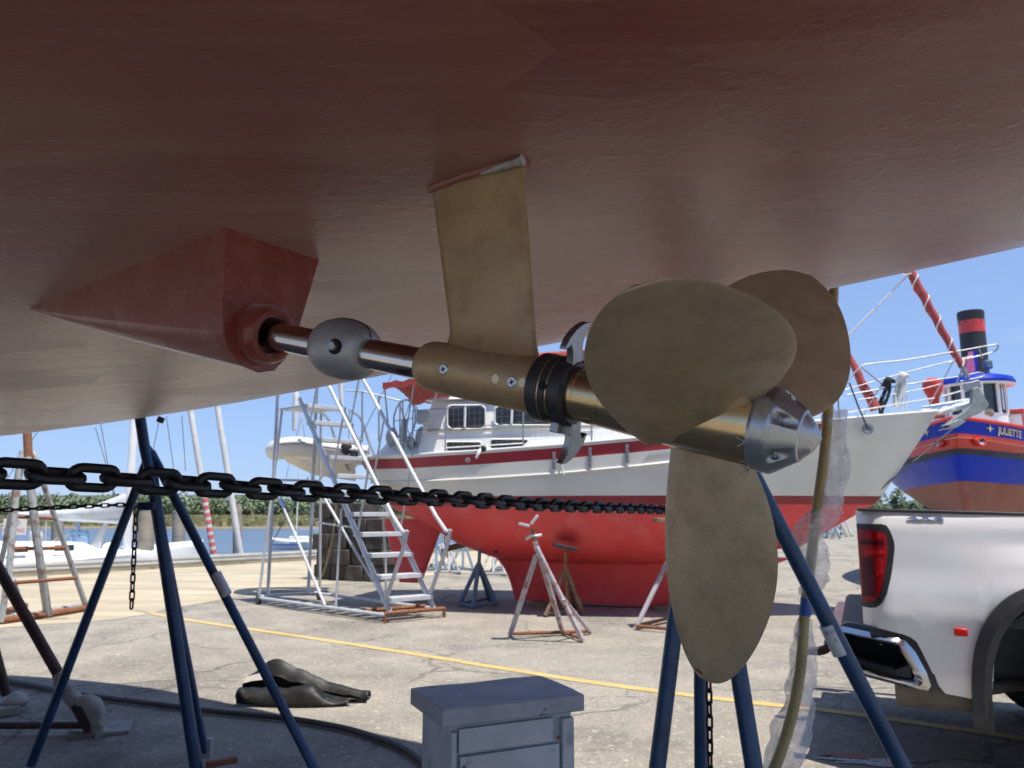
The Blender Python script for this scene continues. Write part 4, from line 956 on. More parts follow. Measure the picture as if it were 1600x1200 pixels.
# emblem and marker
ec = (1396+1452)/2.
def emb(x, y, z):
    return TR(.355+x, -side_off(1.38, .35)-.001-z, 1.383-.02*x+y)
text_mb('4X4', .052, lambda x, y, z: emb(x*2.05, y*.8, .004+z), .003, bold=.0012).build('emblem', 'emblem', truck, recalc=False)
mk = TR(.475, -side_off(.785, .475), .785); MB().box(mk-ti*.004, (.062, .018, .040), (tf, ti, UP_)).build('side_marker', 'lens_bright', truck, bevel=.006)
# ================================================================== the red bottomed yacht across the yard
YK = 1.08                                          # this yacht's size factor
def yat(u, v, Y): return at(u, v, Y*YK)
e_ = V(.966, -.259, 0).normalized(); nc = V(-.259, -.966, 0).normalized(); RO = V(.93*YK, 11.2*YK, 0)
def RB(x, y, z): return RO+(e_*x+nc*y)*YK+V(0, 0, CAM_H+(z-CAM_H)*YK)
def rx(u, y=0.):                                   # boat station seen at column u on a line y off the middle
    k = (u-800)/1200.; p = RO+nc*y*YK; return (k*p.y-p.x)/(e_.x-k*e_.y)/YK
yacht = thing('sailing_yacht', 'white pilothouse sailing yacht with bright red bottom propped up ashore', 'yacht', RB(0, 0, .1))
STEM = ((.2, .70, .95, 1.53, 1.9, 2.3, 2.69, 2.8), (2.2, 2.55, 3.0, 3.99, 4.25, 4.53, 4.79, 4.86)); TRAN = ((.6, 1.2, 1.53, 1.8, 2.2, 2.6), (-2.0, -2.38, -2.62, -2.80, -3.02, -3.05))
def sheer(x): return itp(x, (-3.47, -2.5, -1, 0, 1, 2, 3, 4, 4.79), (2.185, 2.17, 2.20, 2.25, 2.32, 2.40, 2.50, 2.61, 2.70))
def halfb(x): return itp(x, (-3.47, -3, -2, -1, 0, 1, 2, 3, 3.8, 4.4, 4.79), (.86, 1.05, 1.28, 1.38, 1.40, 1.36, 1.20, .90, .56, .25, .02))
def canoe(x): return itp(x, (-3.47, -3, -2.3, -1.5, -.8, 0, 1, 2, 3, 4.0, 4.79), (1.36, 1.16, .88, .74, .69, .66, .66, .70, .78, .88, .95))
def sm(fn, x): return .25*fn(x-.25)+.5*fn(x)+.25*fn(x+.25)
def ystn(x):
    zs, b, zc = sheer(x), sm(halfb, x) if x < 4.5 else halfb(x), sm(canoe, x)
    wl = b*itp(x, (-3.47, -2.5, 0, 2, 4, 4.79), (.72, .90, .96, .90, .75, .6)); rub = zs-.36+.05*max(0, x)/4.
    rows = [(0, zc), (wl*.14, zc+.02), (wl*.42, lerp(zc, 1.5, .12)), (wl*.68, lerp(zc, 1.5, .30)), (wl*.86, lerp(zc, 1.5, .52)), (wl*.96, lerp(zc, 1.5, .77)), (wl, 1.50), (lerp(wl, b, .12), 1.61), (lerp(wl, b, .45), lerp(1.61, rub, .4)), (lerp(wl, b, .74), lerp(1.61, rub, .75)), (b*.985, rub), (b*.992, rub+.01), (b*.997, zs-.175), (b, zs-.035), (b, zs)]
    return rows
ROWM = [0, 0, 0, 0, 0, 0, 1, 2, 2, 2, 2, 2, 3, 2]
def yx(x, z):
    if x > 1: return 1+(x-1)*(itp(z, *STEM)-1)/(4.79-1)
    if x < -1: return -1+(x+1)*(itp(z, *TRAN)+1)/(-3.47+1)
    return x
def hull_surface(x, y, z, sg): return RB(yx(x, z), sg*y, z)
xs = [-3.47+8.26*i/64 for i in range(65)]
mb = MB()
for sg in (1, -1):
    st = [[hull_surface(x, y, z, sg) for y, z in ystn(x)] for x in xs]
    for k in range(len(ROWM)):
        mi = ROWM[k]
        for i in range(64):
            mm = mi if not (k == 12 and xs[i] > 3.25) else 2
            mb.add([st[i][k], st[i+1][k], st[i+1][k+1], st[i][k+1]], [(0, 1, 2, 3)], mm)
s0 = ystn(xs[0]); a = [hull_surface(xs[0], y, z, 1) for y, z in s0]; b = [hull_surface(xs[0], y, z, -1) for y, z in s0]
for k in range(len(a)-1): mb.add([a[k], b[k], b[k+1], a[k+1]], [(0, 1, 2, 3)], 2 if k > 6 else 0)
bm_ = mb.build('hull', ['red_bottom', 'boot_red', 'gelcoat_cream', 'red_band'], yacht, ang=40, recalc=False)
bm2 = bmesh.new(); bm2.from_mesh(bm_.data); bmesh.ops.remove_doubles(bm2, verts=bm2.verts, dist=.0005); bmesh.ops.recalc_face_normals(bm2, faces=bm2.faces); bm2.to_mesh(bm_.data); bm2.free(); bm_.data.set_sharp_from_angle(angle=R(40))
mb = MB(); mb.ring([[hull_surface(x, halfb(x)*.985, sheer(x)-.03, s_) for s_ in (1, .5, 0, -.5, -1)] for x in xs], False, (False, False)); mb.build('deck', 'gelcoat', yacht)
for sg in (1, -1):
    pth = [hull_surface(x, ystn(x)[10][0]+.012, ystn(x)[10][1], sg) for x in xs if x < 3.0]; MB().tube(pth, [.022]*(len(pth)-6)+[.018, .014, .011, .008, .005, .002], 6).build('rub_strake', 'rubber_white', yacht)
    pth = [hull_surface(x, halfb(x), sheer(x)+.005, sg) for x in xs]; MB().tube(pth, .020, 6).build('toe_rail', 'white_paint', yacht)
# keel and rudder
mb = MB(); rows = []
for k in range(11):
    f = k/10.; z = lerp(.80, .16, f); x0 = lerp(-1.10, -.92, f)-.18*(1-f)**4; x1 = lerp(2.9, 1.75, f**.8); th = lerp(.30, .13, f**.6)
    rows.append([RB(lerp(x0, x1, .5-.5*math.cos(2*math.pi*j/28)), th*math.sin(2*math.pi*j/28)*(abs(math.sin(2*math.pi*j/28))**-.3 if j % 14 else 1), z-(.05*(lerp(0, 1, .5-.5*math.cos(2*math.pi*j/28))) if k == 10 else 0)) for j in range(28)])
mb.ring(rows); mb.build('keel', 'red_bottom', yacht)
mb = MB(); rows = []
for k in range(9):
    f = k/8.; z = lerp(1.30, .36, f); x0 = lerp(-3.02, -2.72, f); x1 = lerp(-2.0, -2.36, f)
    rows.append([RB(lerp(x0, x1, .5-.5*math.cos(2*math.pi*j/20)), .055*math.sin(2*math.pi*j/20), z) for j in range(20)])
mb.ring(rows); mb.build('rudder', 'red_bottom', yacht)
mb = MB(); mb.tube([RB(-1.6, 0, .95), RB(-1.98, 0, .86)], .05, 10); mb.build('prop_shaft', 'brown_stand', yacht)
for k in range(3):
    a_ = R(90+120*k); mb = MB(); mb.ball(RB(-2.0, .13*math.cos(a_), .86+.13*math.sin(a_)), .12, (.16, .75, .75), 10, 8); mb.build('propeller_blade', 'brass', yacht)
for u, v in ((775, 862), (851, 839), (856, 851)):
    x = rx(u, 1.0); MB().ball(yat(u, v, 10.55), .03, (1, .4, .6), 8, 6).build('through_hull', 'black_hole', yacht)
# cabin trunk and pilothouse
def house(name, x0, x1, y0, y1, z0, z1, r0, r1, mat, par=yacht):
    mb = MB(); mb.hexa([RB(x0, -y0, z0), RB(x1, -y0, z0), RB(x1, y0, z0), RB(x0, y0, z0), RB(x0+r0, -y1, z1), RB(x1-r1, -y1, z1), RB(x1-r1, y1, z1), RB(x0+r0, y1, z1)]); return mb.build(name, mat, par, bevel=.05)
trunk = house('cabin_trunk', -2.1, 2.1, 1.02, .94, 2.15, 2.56, .06, .55, 'gelcoat')
wh_ = house('pilothouse', -2.06, .55, .97, .84, 2.50, 2.985, .16, .32, 'gelcoat')
MB().hexa([RB(-2.02, -.93, 2.97), RB(.36, -.93, 2.97), RB(.36, .93, 2.97), RB(-2.02, .93, 2.97), RB(-1.94, -.86, 3.02), RB(.26, -.86, 3.02), RB(.26, .86, 3.02), RB(-1.94, .86, 3.02)]).build('roof', 'gelcoat', yacht, bevel=.02)
mb = MB(); mb.box(RB(-.75, .97+.006, 2.53), (2.55, .02, .022), (e_, nc, UP_)); mb.build('trim_strip', 'wood_grey', yacht)
def yact_win(u0, u1, v0, v1, yl, par, slant=0., vsplit=None, hsplit=False, nm='window'):
    def P(u, v, off=0.):
        d = ray(u, v); pt = RO+nc*(yl+off)*YK; k = (pt-EYE).dot(nc)/d.dot(nc); return EYE+d*k
    fr = []
    n_ = 6; cs = [(u0, v0, 1, 1), (u1+slant, v0, -1, 1), (u1, v1, -1, -1), (u0, v1, 1, -1)]; rr = min((u1-u0), (v1-v0))*.22
    for (cu, cv, sx, sy), a0 in zip(cs, (180, 270, 0, 90)):
        for k in range(n_+1):
            a_ = R(a0+90*k/n_); fr.append((cu+sx*rr+rr*math.cos(a_), cv+sy*rr+rr*math.sin(a_)))
    w_ = MB(); w_.add([P(u, v, .012) for u, v in fr], [tuple(range(len(fr)))]); o = w_.build(nm, 'window_glass', par, smooth=False)
    cu, cv = (u0+u1)/2, (v0+v1)/2
    outer = [P(cu+(u-cu)*(1+5./(u1-u0)), cv+(v-cv)*(1+4.5/(v1-v0)), .002) for u, v in fr]; mid_ = [P(cu+(u-cu)*(1+2.5/(u1-u0)), cv+(v-cv)*(1+2.2/(v1-v0)), .022) for u, v in fr]; inn = [P(u, v, .012) for u, v in fr]
    MB().ring([outer, mid_, inn], True, (False, False)).build('window_frame', 'gelcoat', o)
    if vsplit: MB().tube([P(vsplit, v0, .018), P(vsplit-1, v1, .018)], .020, 6).build('mullion', 'white_paint', o)
    if hsplit: MB().tube([P(u0, (v0+v1)/2+2, .018), P(u1, (v0+v1)/2-1, .018)], .010, 6).build('mullion', 'white_paint', o)
    return o
yact_win(700, 757, 634, 669, .955, wh_, 0, 727); yact_win(774, 880, 636, 663, .955, wh_, 0, 800)
yact_win(698, 751, 691, 704, 1.03, trunk, 0, None, True); yact_win(767, 816, 687, 700, 1.03, trunk, 8, None, True); yact_win(1000, 1036, 685, 693, 1.03, trunk, 6)
# cockpit: coaming, wheel, binnacle, cushions, outboard, bimini with frame
house('cockpit_coaming', -2.85, -2.0, .92, .86, 2.12, 2.40, .25, .0, 'gelcoat')
mb = MB(); c = RB(-2.55, .35, 2.78); mb.tube([c+e_*0+nc*(.32*math.cos(a_))*.55+e_*(.32*math.cos(a_))*.83+V(0, 0, .32*math.sin(a_)) for a_ in [2*math.pi*k/24 for k in range(24)]], .014, 6, closed=True)
for k in range(3):
    a_ = math.pi*k/3; q = nc*(.32*math.cos(a_))*.55+e_*(.32*math.cos(a_))*.83+V(0, 0, .32*math.sin(a_)); mb.tube([c-q, c+q], .008, 5)
mb.tube([c, c+V(0, 0, -.45)], .05, 8); mb.build('steering_wheel', 'stainless', yacht)
MB().box(yat(662, 652, 10.6), (.20, .12, .20), (e_, nc, UP_)).build('chart_box', 'rubber_grey', yacht, bevel=.02)
for u, v, s_ in ((612, 683, .17), (660, 684, .20), (642, 692, .12)): MB().ball(yat(u, v, 10.9), s_*.8, (.7, .7, 1.1), 10, 8).build('winch', 'rubber_grey', yacht)
cor = [yat(598, 597, 10.45), yat(700, 580, 10.25), yat(735, 618, 12.2), yat(646, 631, 12.35)]
mb = MB(); rows = []
for i in range(25):
    f = i/24.; a = cor[0].lerp(cor[1], f); b = cor[3].lerp(cor[2], f); rows.append([a.lerp(b, j/14.)+V(0, 0, .07*math.sin(math.pi*j/14.)+.012*math.sin(j*3.1+f*14)-.03*math.sin(math.pi*(f*5 % 1))) for j in range(15)])
mb.ring(rows, False, (False, False)); bi = mb.build('awning', 'canvas_red', yacht, ang=60); sd = bi.modifiers.new('thickness', 'SOLIDIFY'); sd.thickness = .012
mb = MB(); rows = [[r[0], r[0]+V(0, 0, -.10-.012*math.sin(i*1.7))] for i, r in enumerate(rows)]
mb.ring(rows, False, (False, False)); mb.build('awning_skirt', 'canvas_red', yacht)
for sg, (a, b) in ((1, (cor[0], cor[1])), (-1, (cor[3], cor[2]))):
    for x0, f in ((-2.5, .02), (-2.3, .5), (-2.1, .95)): MB().tube([RB(x0, .95*sg, 2.3), a.lerp(b, f)], .012, 6).build('awning_pole', 'stainless', yacht)
mb = MB(); rows = []
for i in range(17):
    f = i/16.; x = lerp(-1.0, 1.6, f); rows.append([RB(x, .08*math.cos(2*math.pi*j/12)*(1+.15*noise.noise(V(i*.5, j, 0))), 3.66+.05*f+.10*math.sin(2*math.pi*j/12)) for j in range(12)])
mb.ring(rows); mb.build('sail_cover', 'canvas_red', yacht, ang=60)
mb = MB(); mb.tube([RB(1.7, 0, 2.5), RB(1.65, 0, 12.5)], .085, 14); mb.build('mast', 'mast_white', yacht)
for a, b in (((1.66, 0, 12.4), (-3.3, .5, 2.3)), ((1.66, 0, 9), (1.6, 1.30, 2.3)), ((1.66, 0, 9), (1.6, -1.30, 2.3))): MB().tube([RB(*a), RB(*b)], .006, 5).build('stay', 'rigging', yacht)
# stanchions, lifelines, netting
sx_ = [-2.05, -1.55, -.45, .45, 1.3, 2.1, 2.9, 3.5]
for sg in (1, -1):
    for x in sx_: MB().tube([RB(x, halfb(x)*sg*.97, sheer(x)-.02), RB(x, halfb(x)*sg*.97, sheer(x)+.62)], .013, 6).build('stanchion', 'stainless', yacht)
    for h in (.33, .61): MB().tube([RB(x, halfb(x)*sg*.97, sheer(x)+h) for x in sx_], .0055, 5).build('lifeline', 'rigging', yacht)
mb = MB(); xa, xb = -2.05, 3.5; N = 72
for i in range(N+1):
    x = lerp(xa, xb, i/N); y = halfb(x)*.972; mb.tube([RB(x, y, sheer(x)+.02), RB(x, y, sheer(x)+.60)], .0010, 3, cap=False)
for k in range(8):
    mb.tube([RB(lerp(xa, xb, i/24.), halfb(lerp(xa, xb, i/24.))*.972, sheer(lerp(xa, xb, i/24.))+.02+.58*k/7.) for i in range(25)], .0010, 3, cap=False)
struct(mb.build('netting', 'netting', yacht, smooth=False, recalc=False), 'stuff')
# chainplates, fairlead, hanging line
for u, v0, v1 in ((866, 706, 734), (922, 699, 731), (980, 694, 724)):
    x = rx(u, 1.36); y = halfb(x)+.012
    def Q(v):
        d = ray(u, v); pt = RO+nc*y*YK; return EYE+d*((pt-EYE).dot(nc)/d.dot(nc))
    a, b = Q(v0), Q(v1); cpz = MB().box((a+b)/2, (.042, .018, (a-b).length), (e_, nc, UP_)).build('chainplate', 'stainless', yacht)
    for k in range(4): MB().ball(a.lerp(b, .15+.23*k)+nc*.01, .012, n=8, m=6).build('bolt', 'rigging', cpz)
MB().lathe(yat(731, 719, 9.88), nc, [(0, .035), (.012, .035), (.016, .018), (.005, .012)], 16).build('fairlead', 'stainless', yacht)
MB().tube(smooth_line([yat(885, 690, 9.85), yat(881, 705, 9.8), yat(878, 722, 9.8), yat(880, 742, 9.8)], 4), .014, 6).build('mooring_line', 'rope_white', yacht)
MB().tube(smooth_line([yat(752, 700, 9.8), yat(748, 708, 9.75), yat(744, 716, 9.75)], 4), .02, 6).build('mooring_line', 'rope_white', yacht)
MB().ball(yat(755, 701, 9.8), .045, n=10, m=8).build('rope_coil', 'rope_black', yacht)
MB().ball(yat(640, 731, 10.75), .035, (.6, .6, 1.2), 8, 6).build('fitting', 'tug_red', yacht)
# bow: platform, pulpit, anchor, furled sails, bobstay
YB = 9.95
mb = MB(); pl = [yat(1440, 651, 10.0), yat(1478, 646, 9.95), yat(1522, 634, 9.85), yat(1530, 631, 9.80), yat(1520, 626, 10.1), yat(1475, 636, 10.25), yat(1440, 640, 10.3)]; mb.prism(pl, V(0, 0, .05)); mb.build('bow_platform', 'gelcoat', yacht, bevel=.01)
pul = [[(1322, 598), (1345, 573), (1365, 568), (1418, 562), (1500, 548), (1545, 540), (1559, 539), (1555, 548), (1530, 556), (1480, 567)], [(1300, 615), (1400, 586), (1490, 563), (1520, 556)], [(1322, 617), (1440, 597), (1500, 588), (1530, 582), (1536, 588), (1500, 596)], [(1340, 625), (1430, 610), (1470, 600)]]
for i, q in enumerate(pul): MB().tube(smooth_line([yat(u, v, YB+(.25 if k > 6 else 0)) for k, (u, v) in enumerate(q)], 4), .011 if i in (0, 2) else .008, 6).build('pulpit_rail', 'stainless', yacht)
for a, b in (((1452, 633), (1498, 549)), ((1494, 600), (1510, 560)), ((1535, 560), (1530, 545)), ((1345, 655), (1378, 600)), ((1378, 600), (1345, 573))): MB().tube([yat(*a, YB), yat(*b, YB)], .010, 6).build('pulpit_post', 'stainless', yacht)
MB().tube([yat(1320, 645, 9.9), yat(1460, 622, 9.9)], .012, 6).build('jackline', 'rope_white', yacht); MB().tube([yat(1470, 620, 9.9), yat(1502, 611, 9.9)], .014, 6).build('jackline', 'rope_white', yacht)
def furled(name, p0, p1, r0, r1, par, turns):
    n_ = 40; rows = []; ax_ = (p1-p0).normalized(); X, Y, D = frame(ax_); L0 = (p1-p0).length
    for i in range(n_+1):
        f = i/n_; r_ = lerp(r0, r1, f)*(1+.09*noise.noise(V(f*14, 0, 1)))
        rows.append([p0.lerp(p1, f)+(X*math.cos(2*math.pi*j/14)+Y*math.sin(2*math.pi*j/14))*r_*(1+.14*math.cos(2*math.pi*j/14-f*turns*6.28)) for j in range(14)])
    o = MB().ring(rows).build(name, 'sail_red', par, ang=60)
    if turns > 3:
        pth = [p0.lerp(p1, i/90.)+(X*math.cos(i/90.*turns*6.28)+Y*math.sin(i/90.*turns*6.28))*(lerp(r0, r1, i/90.)*1.14) for i in range(91)]; MB().tube(pth, .011, 5).build('furling_line', 'rope_white', o)
    return o
furled('furled_headsail', yat(1503, 573, 9.95), yat(1345, 285, 10.3), .045, .088, yacht, 9)
MB().tube([yat(1503, 573, 9.95), yat(1512, 590, 9.95)], .035, 10).build('furling_drum', 'stainless', yacht)
furled('furled_staysail', yat(1368, 640, 9.98), yat(1318, 540, 10.2), .075, .04, yacht, 2)
MB().tube([yat(1411, 430, 10), yat(1424, 427, 10)], .012, 5).build('sheet', 'rope_white', yacht)
MB().tube([yat(1422, 427, 10.1), yat(1290, 560, 10.6)], .014, 5).build('sheet', 'rope_white', yacht)
anc = MB().prism([yat(u, v, 9.72) for u, v in ((1521, 607), (1529, 604), (1538, 619), (1546, 632), (1543, 638), (1526, 648), (1502, 658), (1475, 669), (1484, 659), (1509, 642), (1520, 629))], V(0, .09, 0)).build('anchor', 'anchor_steel', yacht, bevel=.008)
MB().prism([yat(u, v, 9.66) for u, v in ((1498, 655), (1510, 658), (1496, 668), (1476, 671), (1486, 667), (1480, 664))], V(0, .18, .0)).build('anchor_fluke', 'anchor_steel', anc, bevel=.006)
MB().box(yat(1518, 603, 9.8), (.20, .12, .11), (V(.93, -.2, .25).normalized(), V(.2, .97, 0), V(-.25, 0, .96).normalized())).build('bow_roller', 'stainless', yacht, bevel=.01)
MB().tube([yat(1497, 663, 9.85), yat(1361, 777, 10.15)], .011, 6).build('bobstay', 'rigging', yacht)
MB().box(yat(1358, 777, 10.16), (.12, .05, .05), (e_, nc, UP_)).build('stem_fitting', 'hitch', yacht)
MB().lathe(yat(1356, 670, 9.62), (V(-.35, -.93, -.05)).normalized(), [(-.02, .075), (.008, .075), (.012, .05), (.002, .03)], 24).build('hawse_plate', 'stainless', yacht)
MB().tube([yat(1356, 670, 9.58), yat(1343, 640, 9.66), yat(1327, 598, 9.8)], .011, 6).build('bow_line', 'rope_black', yacht)
for u, v, m_, dx_ in ((1409, 588, 'rope_white', -6), (1387, 596, 'rope_black', -9)):
    mb = MB(); rq = random.Random(u)
    for k in range(5):
        du, w2 = rq.uniform(-3, 3), rq.uniform(2.5, 5); lo_ = v+rq.uniform(40, 52)
        mb.tube(smooth_line([yat(u+du, v+3, 9.95), yat(u+du-w2+dx_*.4, v+20, 9.95+.02*k), yat(u+dx_-w2, lo_-6, 9.96), yat(u+dx_, lo_, 9.96), yat(u+dx_+w2*.6, lo_-8, 9.95), yat(u+du+w2+dx_*.3, v+18, 9.94), yat(u+du+2, v+3, 9.94)], 4), .0125, 6)
    for k in range(5): mb.tube(smooth_line([yat(u-9+k*2, v+8, 9.93), yat(u-4+k*2, v-3+k*.6, 9.91), yat(u+2+k*2, v-6+k, 9.93), yat(u+5+k*1.5, v+2, 9.96)], 4), .014, 6)
    mb.build('rope_coil', m_, yacht)
mb = MB()
for dx in (0, 14): mb.tube(smooth_line([yat(1396+dx, 641, 9.97), yat(1396+dx, 620, 9.97), yat(1399+dx, 617, 9.97), yat(1402+dx, 621, 9.97), yat(1402+dx, 640, 9.97)], 4), .011, 6)
mb.build('dorade_guard', 'rope_white', yacht)
# inflatable dinghy hung astern
dc = RB(-4.0, .1, 2.2); t = thing('inflatable_dinghy', 'white inflatable dinghy hanging in davits off the yacht stern', 'dinghy', dc)
def dtube(name, pts, r, mat): return MB().tube(smooth_line(pts, 6), r, 14).build(name, mat, t)
YD = 12.6
dtube('side_tube', [yat(575, 712, YD-.45), yat(520, 707, YD-.45), yat(470, 698, YD-.45), yat(440, 700, YD-.4), yat(430, 704, YD-.1), yat(440, 703, YD+.3), yat(480, 702, YD+.5), yat(560, 716, YD+.5)], .17, 'rubber_white')
dtube('rub_rail', [yat(575, 705, YD-.62), yat(520, 700, YD-.63), yat(470, 692, YD-.62), yat(437, 694, YD-.55), yat(424, 699, YD-.12)], .025, 'rubber_grey')
mb = MB(); mb.ring([[yat(555, 724, YD-.3), yat(470, 716, YD-.3), yat(440, 710, YD-.2)], [yat(556, 752, YD), yat(490, 742, YD), yat(448, 722, YD)], [yat(555, 726, YD+.3), yat(470, 718, YD+.3), yat(440, 710, YD+.2)]], False, (False, False)); mb.build('hull_bottom', 'rubber_white', t, ang=80)
mb = MB()
for u in (505, 556):
    mb.tube(smooth_line([yat(u+40, 735, 12.3), yat(u+20, 690, 12.4), yat(u+8, 655, 12.4), yat(u-10, 640, 12.4)], 4), .022, 6)
    mb.tube([yat(u-10, 640, 12.4), yat(u-12, 700, 12.4)], .006, 4)
mb.build('davit', 'stainless', yacht)
mb = MB()
for a, b in (((568, 612), (625, 626)), ((625, 626), (625, 700)), ((566, 612), (566, 690)), ((540, 610), (568, 612)), ((629, 626), (632, 700)), ((592, 617), (592, 690))): mb.tube([yat(*a, 12.0), yat(*b, 12.0)], .016, 6)
mb.build('stern_arch', 'stainless', yacht)
mb = MB(); mb.ball(yat(541, 700, 12.0), .10, (1, .8, 1.2), 10, 8); mb.ball(yat(553, 712, 12.0), .07, (1, .8, 1.4), 10, 8); mb.build('outboard_motor', 'trim_black', yacht)
MB().tube([yat(531, 590, 12.0), yat(535, 640, 12.0)], [.05, .02], 8).build('furled_flag', 'rope_white', yacht)
# stands and timber under the yacht
tripod('dusty blue stand with an olive pad under the yacht stern', yat(750, 851, 10.9), yat(748, 880, 11.0), [gr(717, 946, .02), gr(739, 950, .02), gr(777, 946, .02), gr(765, 938, .02)], .035, 'steel_blue_stand', 'stands propping the yacht', pad=((.42, .3, .04), (V(.95, 0, -.28), V(0, 1, 0), V(.28, 0, .95))), padmat='brass')
tripod('brown stand with a dark square pad under the yacht midships', yat(883, 857, 9.98), yat(884, 888, 10.1), [gr(852, 962, .02), gr(888, 958, .02), gr(912, 959, .02), gr(898, 948, .02)], .028, 'brown_stand', 'stands propping the yacht', pad=((.33, .3, .05), (V(.96, 0, -.2), V(0, 1, 0), V(.2, 0, .96))), padmat='trim_black')
tripod('rusty pink stand half hidden behind the propeller blade', yat(1042, 815, 9.0), yat(1047, 870, 9.1), [gr(993, 982, .02), gr(1085, 990, .02), gr(1065, 965, .02)], .030, 'white_stand', 'stands propping the yacht', pad=((.3, .3, .05), None), braces='rust')
for i, (x, z, l) in enumerate(((1.35, .10, .62), (-.35, .10, .62))):
    p = RB(x, 0, z); p.z = .034; tag(MB().box(p, (.55, l+.25, .066), (e_, nc, UP_)).build('keel_block', 'wood', None, loc=p, bevel=.008), 'flat timber block under the '+('fore' if x > 0 else 'after')+' end of the red keel', 'timber', 'keel blocks')
for i, (u, v, h) in enumerate(((680, 893, 62), (700, 897, 58), (722, 892, 66), (770, 900, 70), (786, 893, 60), (690, 885, 50))):
    b = gr(u, v); d_ = b.y; tp_ = yat(u+2, v-h, d_); tripod(('pale grey' if i % 2 else 'dusty blue')+' stand seen beyond the yacht keel gap, '+('first', 'third', 'fourth', 'fifth', 'sixth', 'second')[i]+' from the rudder', tp_, tp_-V(0, 0, .25), [b+V(.28, -.1, .02), b+V(-.28, -.12, .02), b+V(0, .3, .02)], .03, 'pale_rust' if i % 2 else 'steel_blue_stand', 'stands stored beyond the keel')
for i, (u, v, m_) in enumerate(((1286, 842, 'brass'), (1298, 841, 'steel_blue_stand'), (1309, 839, 'brass'), (1318, 838, 'pale_rust'), (1303, 835, 'steel_blue_stand'))):
    b = gr(u, v); tp_ = yat(u, v-36, b.y); tripod('small distant '+('yellow', 'blue', 'yellow', 'grey', 'blue')[i]+' stand left of the truck, '+('first', 'second', 'fourth', 'fifth', 'third')[i]+' from left', tp_, tp_-V(0, 0, .3), [b+V(.4, -.2, .02), b+V(-.4, -.2, .02), b+V(0, .5, .02)], .06, m_, 'coloured stands far behind the truck', braces=False)
# ================================================================== rolling ladder
F0 = V(-1.31, 10.5, 0); bk = V(-.74, .67, 0).normalized(); sdv = V(.80, .60, 0).normalized()
def LD(b, s_, z): return F0+bk*b+sdv*s_+V(0, 0, z)
t = thing('rolling_ladder', 'tall galvanised rolling platform ladder beside the yacht stern', 'ladder', LD(1.2, 0, 0))
NS = 11
for k in range(NS):
    f = k/(NS-1.); b, z = lerp(.12, 2.25, f), lerp(.27, 3.02, f); MB().box(LD(b, 0, z), (.66, .20, .06), (sdv, bk, UP_)).build('step', 'galv', t, bevel=.006)
for s_ in (-.33, .33):
    MB().tube([LD(.0, s_, .10), LD(2.35, s_, 3.15)], .036, 8).build('stringer', 'galv', t)
    MB().tube(smooth_line([LD(.10, s_, .28), LD(-.28, s_, 1.12), LD(.0, s_, 1.35), LD(2.0, s_, 3.75), LD(2.5, s_, 4.0), LD(2.95, s_, 4.0), LD(3.0, s_, 3.6), LD(3.0, s_, .1)], 4), .027, 8).build('handrail', 'galv', t)
    for f in (.3, .6, .9): MB().tube([LD(lerp(.12, 2.25, f), s_, lerp(.27, 3.02, f)), LD(lerp(-.1, 2.05, f), s_, lerp(1.3, 3.75, f))], .016, 6).build('rail_post', 'galv', t)
    MB().tube([LD(-.05, s_*1.35, .10), LD(2.95, s_*1.5, .10)], .024, 8).build('base_rail', 'galv', t)
    MB().tube([LD(2.95, s_*1.5, .1), LD(2.85, s_, 3.0)], .022, 8).build('back_post', 'galv', t)
    MB().tube([LD(1.25, s_*1.4, .12), LD(2.85, s_*1.1, 1.75)], .021, 8).build('diagonal_brace', 'galv', t)
    MB().tube([LD(1.1, s_*1.2, .1), LD(1.15, s_, 1.45)], .018, 8).build('back_post', 'galv', t)
    for b in (2.95,): MB().lathe(LD(b, s_*1.5-.03, .07), sdv, [(0, .07), (.05, .07)], 14).build('caster', 'trim_black', t)
    MB().tube([LD(-.05, s_*1.35, .10), LD(-.05, s_*1.35, .0)], .022, 8).build('foot', 'rust', t)
for b in (-.05, .35): MB().tube([LD(b, -.45, .12), LD(b, .45, .12)], .026, 8).build('front_bar', 'rust', t)
MB().tube([LD(2.95, -.5, .12), LD(2.95, .5, .12)], .022, 8).build('base_rail', 'galv', t); MB().tube([LD(2.85, -.33, 1.9), LD(2.85, .33, 1.9)], .018, 8).build('cross_bar', 'galv', t)
MB().box(LD(2.6, 0, 3.03), (.64, .7, .03), (sdv, bk, UP_)).build('platform', 'galv', t)
for f in (.35, .65): MB().tube([LD(lerp(.12, 2.25, f), -.33, lerp(.27, 3.02, f)-.04), LD(2.9, .33, lerp(.5, 2.6, f))], .014, 6).build('cross_brace', 'galv', t)
# pile of dark blocks
g = gr(487, 906); ex_ = V(.93, -.36, 0).normalized(); ey_ = V(.36, .93, 0).normalized(); rnd = random.Random(5)
ncol, nrow = 4, 5; bw_b, bh_b = .40, .315
ORD = ('first', 'second', 'third', 'fourth', 'fifth', 'sixth')
for r_ in range(nrow):
    for c_ in range(ncol):
        if r_ == nrow-1 and c_ == 3: continue
        p = g+ex_*(bw_b*(c_+.5)+(.10 if r_ % 2 else 0)+rnd.uniform(-.02, .02))+ey_*(.35+rnd.uniform(-.05, .05))+V(0, 0, bh_b*(r_+.5)); a_ = rnd.uniform(-.06, .06); X = (ex_*math.cos(a_)+ey_*math.sin(a_)); Y = V(-X.y, X.x, 0)
        o = MB().box(p, (bw_b-.012, .70, bh_b-.004), (X, Y, UP_)).build('stone_block', 'dark_block', None, loc=p, bevel=.02); tag(o, 'dark block, '+ORD[c_]+' from left in the '+('bottom', 'second', 'middle', 'fourth', 'top')[r_]+' row of the pile', 'block', 'dark blocks piled behind the ladder')
